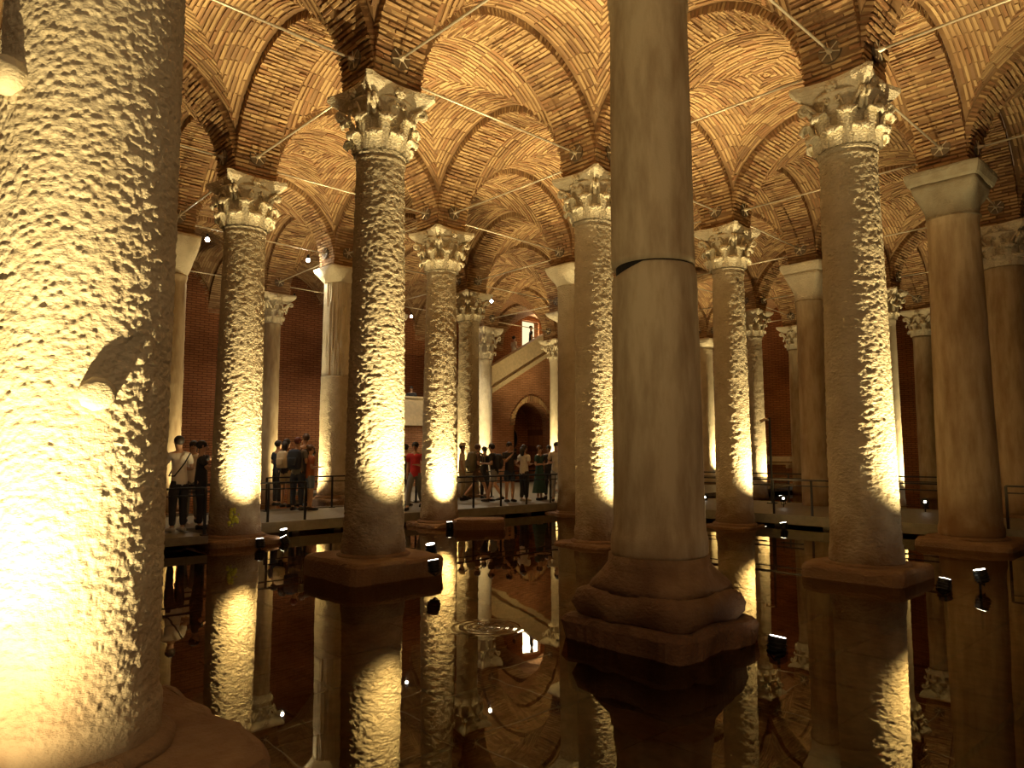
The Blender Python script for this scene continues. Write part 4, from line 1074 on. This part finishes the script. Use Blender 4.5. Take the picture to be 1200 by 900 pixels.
    mb = MB(); mb.tube([hc_ + Vector((0, .088, .0)), hc_ + Vector((0, .107, -.035)), hc_ + Vector((0, .088, -.045))], [.009, .014, .008], 7); mb.build('nose', SKIN, e, True)
    mb = MB(); mb.tube([hc_ + Vector((-.022, .082, -.066)), hc_ + Vector((0, .09, -.066)), hc_ + Vector((.022, .082, -.066))], .006, 6); mb.build('mouth', cloth('lips', (.30, .10, .07)), e, True)
    mb = MB()
    for s in (-1, 1): mb.ball(hc_ + Vector((.078 * s, .005, -.01)), .024, 8, 6, (.4, .7, 1.2))
    mb.build('ears', SKIN, e, True)
    e['_l'] = 0; del e['_l']
    return e, limbs
def world(e, v):
    R = Matrix.Rotation(e.rotation_euler.z, 3, 'Z'); return Vector(e.location) + R @ (Vector(v) * e.scale[0])
def backpack(e, col, label, size=1.0, lean=0):
    y = -.17; c = world(e, (0, y + lean * .35, 1.22)); b = empty('backpack', c, e.rotation_euler.z); tag(b, label, 'backpack', 'bags carried by visitors'); b.scale = [e.scale[0] * size] * 3
    V, F = loft([(-.24, .11, .6), (-.20, .15, .5), (0, .16, .5), (.17, .145, .5), (.24, .08, .4)], 24, .006, 6, 3); V = [(x, yy * .62, z) for x, yy, z in V]
    m = cloth(col + '_cloth', CL[col]); obj('bag', V, F, m, b, True)
    V, F = loft([(-.16, .09, .5), (-.12, .11, .5), (0, .11, .5), (.05, .08, .5)], 20); V = [(x, yy * .4 - .10, z) for x, yy, z in V]; obj('pocket', V, F, m, b, True)
    for s in (-1, 1): MB().tube([(.09*s, .07, .20), (.11*s, .14, .24), (.12*s, .30, .16), (.12*s, .31, 0), (.11*s, .16, -.18), (.10*s, .06, -.19)], .014, 6).build('strap', m, b)
def phone(e, arm, limbs, label, m):
    sh, el, wr, pa = limbs['arm'][arm]; c = world(e, pa + (wr - el).normalized() * .05 + Vector((0, .02, .02)))
    b = empty('phone', c, e.rotation_euler.z); tag(b, label, 'phone')
    MB().box((0, 0, 0), (.085, .012, .165)).build('case', M['black'], b); MB().box((0, -.008, 0), (.076, .004, .15)).build('screen', m, b)

G2 = 'visitors on the walkway'
e, L_ = person(213, 13.6, DECK, 1.78, -55, 'white', 'black', 'man in white shirt and black trousers holding a green-lit phone, far left', arms=('phone', 'bent'), lean=.10); phone(e, 0, L_, 'phone with a green glowing screen held up at the far left', M['phone'])
MB().tube([(.14, .11, 1.42), (.0, .155, 1.25), (-.15, .09, 1.02), (-.15, -.09, 1.02), (0, -.15, 1.25), (.13, -.10, 1.43)], .014, 6).build('shoulder_strap', cloth('black_cloth', CL['black']), e)
person(228, 15.4, DECK, 1.72, 160, 'white', 'grey', 'visitor in a pale top squeezed behind the man in the white shirt', arms=('bent', 'down'), hair='long')
e, L_ = person(238, 14.1, DECK, 1.70, 70, 'black', 'black', 'dark-haired visitor in black raising an arm to take a picture, far left', arms=('high', 'phone')); phone(e, 0, L_, 'dark phone held high by the visitor in black', M['black'])
person(327, 20.2, DECK, 1.80, 40, 'navy', 'black', 'leftmost of the five visitors before the brick wall, dressed in dark navy', arms=('bent', 'down'))
e, L_ = person(337, 19.6, DECK, 1.84, 20, 'black', 'khaki', 'dark-haired visitor with a cream bag on the back, in the group of five', hair='long', arms=('bent', 'bent'), lower='shorts'); backpack(e, 'cream', 'cream bag on the back of the dark-haired visitor', .9)
e, L_ = person(350, 18.6, DECK, 1.86, 10, 'grey', 'navy', 'broad visitor in dark grey shirt with navy backpack, in the group of five', hairm=plain('auburn_hair', (.16, .04, .025), .6), arms=('bent', 'bent')); backpack(e, 'navy', 'navy backpack on the broad visitor in grey', 1.0)
person(359, 19.9, DECK, 1.98, -50, 'black', 'black', 'tallest visitor of the five, turning his face left', arms=('face', 'down'), hairm=HAIRB)
person(365, 18.6, DECK, 1.66, 60, 'rust', 'denim', 'visitor in rust red top and denim shorts, right end of the five', arms=('face', 'bent'), lower='shorts', hairm=HAIRB, hair='bun')
e, L_ = person(487, 18.8, DECK, 1.74, 190, 'red', 'grey', 'visitor in a bright red shirt walking between the two lit columns', arms=('bent', 'swing'), legs='walk')
person(476, 20.0, DECK, 1.70, 20, 'black', 'black', 'dark figure half hidden behind the visitor in red', arms=('down', 'down'), legs='stand')
person(542, 22.6, DECK, 1.74, 90, 'cream', 'khaki', 'visitor in cream shirt and sun hat beside the column by the stone block', hat=True, arms=('bent', 'down'))
e, L_ = person(559, 22.0, DECK, 1.72, 75, 'brown', 'brown', 'striding visitor with the big dark backpack, left of the crowd', legs='stride', arms=('bent', 'bent'), lower='shorts', lean=.05, hairm=HAIRB); backpack(e, 'olive', 'big dark olive backpack at the left of the crowd', 1.25)
person(568, 23.4, DECK, 1.66, 30, 'black', 'black', 'short dark-haired visitor behind the striding backpacker', hair='short')
e, L_ = person(580, 21.6, DECK, 1.73, -70, 'black', 'grey', 'man in black shirt and grey shorts stooping left with a pale bag', arms=('bent', 'bent'), legs='walk', lower='shorts', lean=.16); backpack(e, 'black', 'black backpack on the stooping man', .95, .16)
e, L_ = person(597, 21.8, DECK, 1.78, 150, 'black', 'navy', 'man in black T-shirt and navy shorts looking at his phone', arms=('bent', 'phone'), lower='shorts'); phone(e, 1, L_, 'small phone held by the man in the black T-shirt', M['black'])
person(614, 22.0, DECK, 1.70, 45, 'white', 'black', 'woman in loose white blouse and wide black trousers, middle of the crowd', hair='long', arms=('hip', 'bent'))
person(632, 22.6, DECK, 1.68, 120, 'green', 'green', 'visitor in a dark green dress right of the white blouse', lower='skirt', arms=('bent', 'bent'), hairm=HAIRB)
person(643, 23.4, DECK, 1.70, 200, 'black', 'black', 'visitor in black behind the dark green dress', arms=('bent', 'down'))
e, L_ = person(652, 22.0, DECK, 1.78, 185, 'cream', 'ltgrey', 'woman in cream top and pale trousers with a red bag, right end of the crowd', arms=('down', 'bent'), hair='long')
c = world(e, (-.20, .02, 1.05)); b = empty('shoulder_bag', c, e.rotation_euler.z); tag(b, 'red shoulder bag at the right end of the crowd', 'bag')
V, F = loft([(-.13, .10, .6), (0, .13, .6), (.10, .11, .5)], 20); V = [(x, y * .5, z) for x, y, z in V]; obj('pouch', V, F, cloth('red_cloth', CL['red']), b, True)
MB().tube([(-.09, 0, .09), (.02, .02, .30), (.12, .0, .40), (.10, -.05, .30), (.09, 0, .09)], .010, 5).build('strap', cloth('red_cloth', CL['red']), b)
q = at_d(488, 460, 32.4)
person(488, 0, 2.99, 1.70, 190, 'black', 'black', 'person in black leaning on the cream parapet above the crowd', pos=(13.2, 17.85), arms=('rest', 'rest'), lean=.12, group='people on the stairs')
person(0, 0, 6.05, 1.72, 60, 'white', 'black', 'person in white shirt climbing the stairs behind the sloping parapet', pos=(19.85, 18.15), arms=('bent', 'bent'), group='people on the stairs')
person(0, 0, 6.72, 1.76, 80, 'black', 'black', 'dark silhouette at the top of the stairs against the bright doorway', pos=(21.15, 18.2), arms=('bent', 'down'), group='people on the stairs')
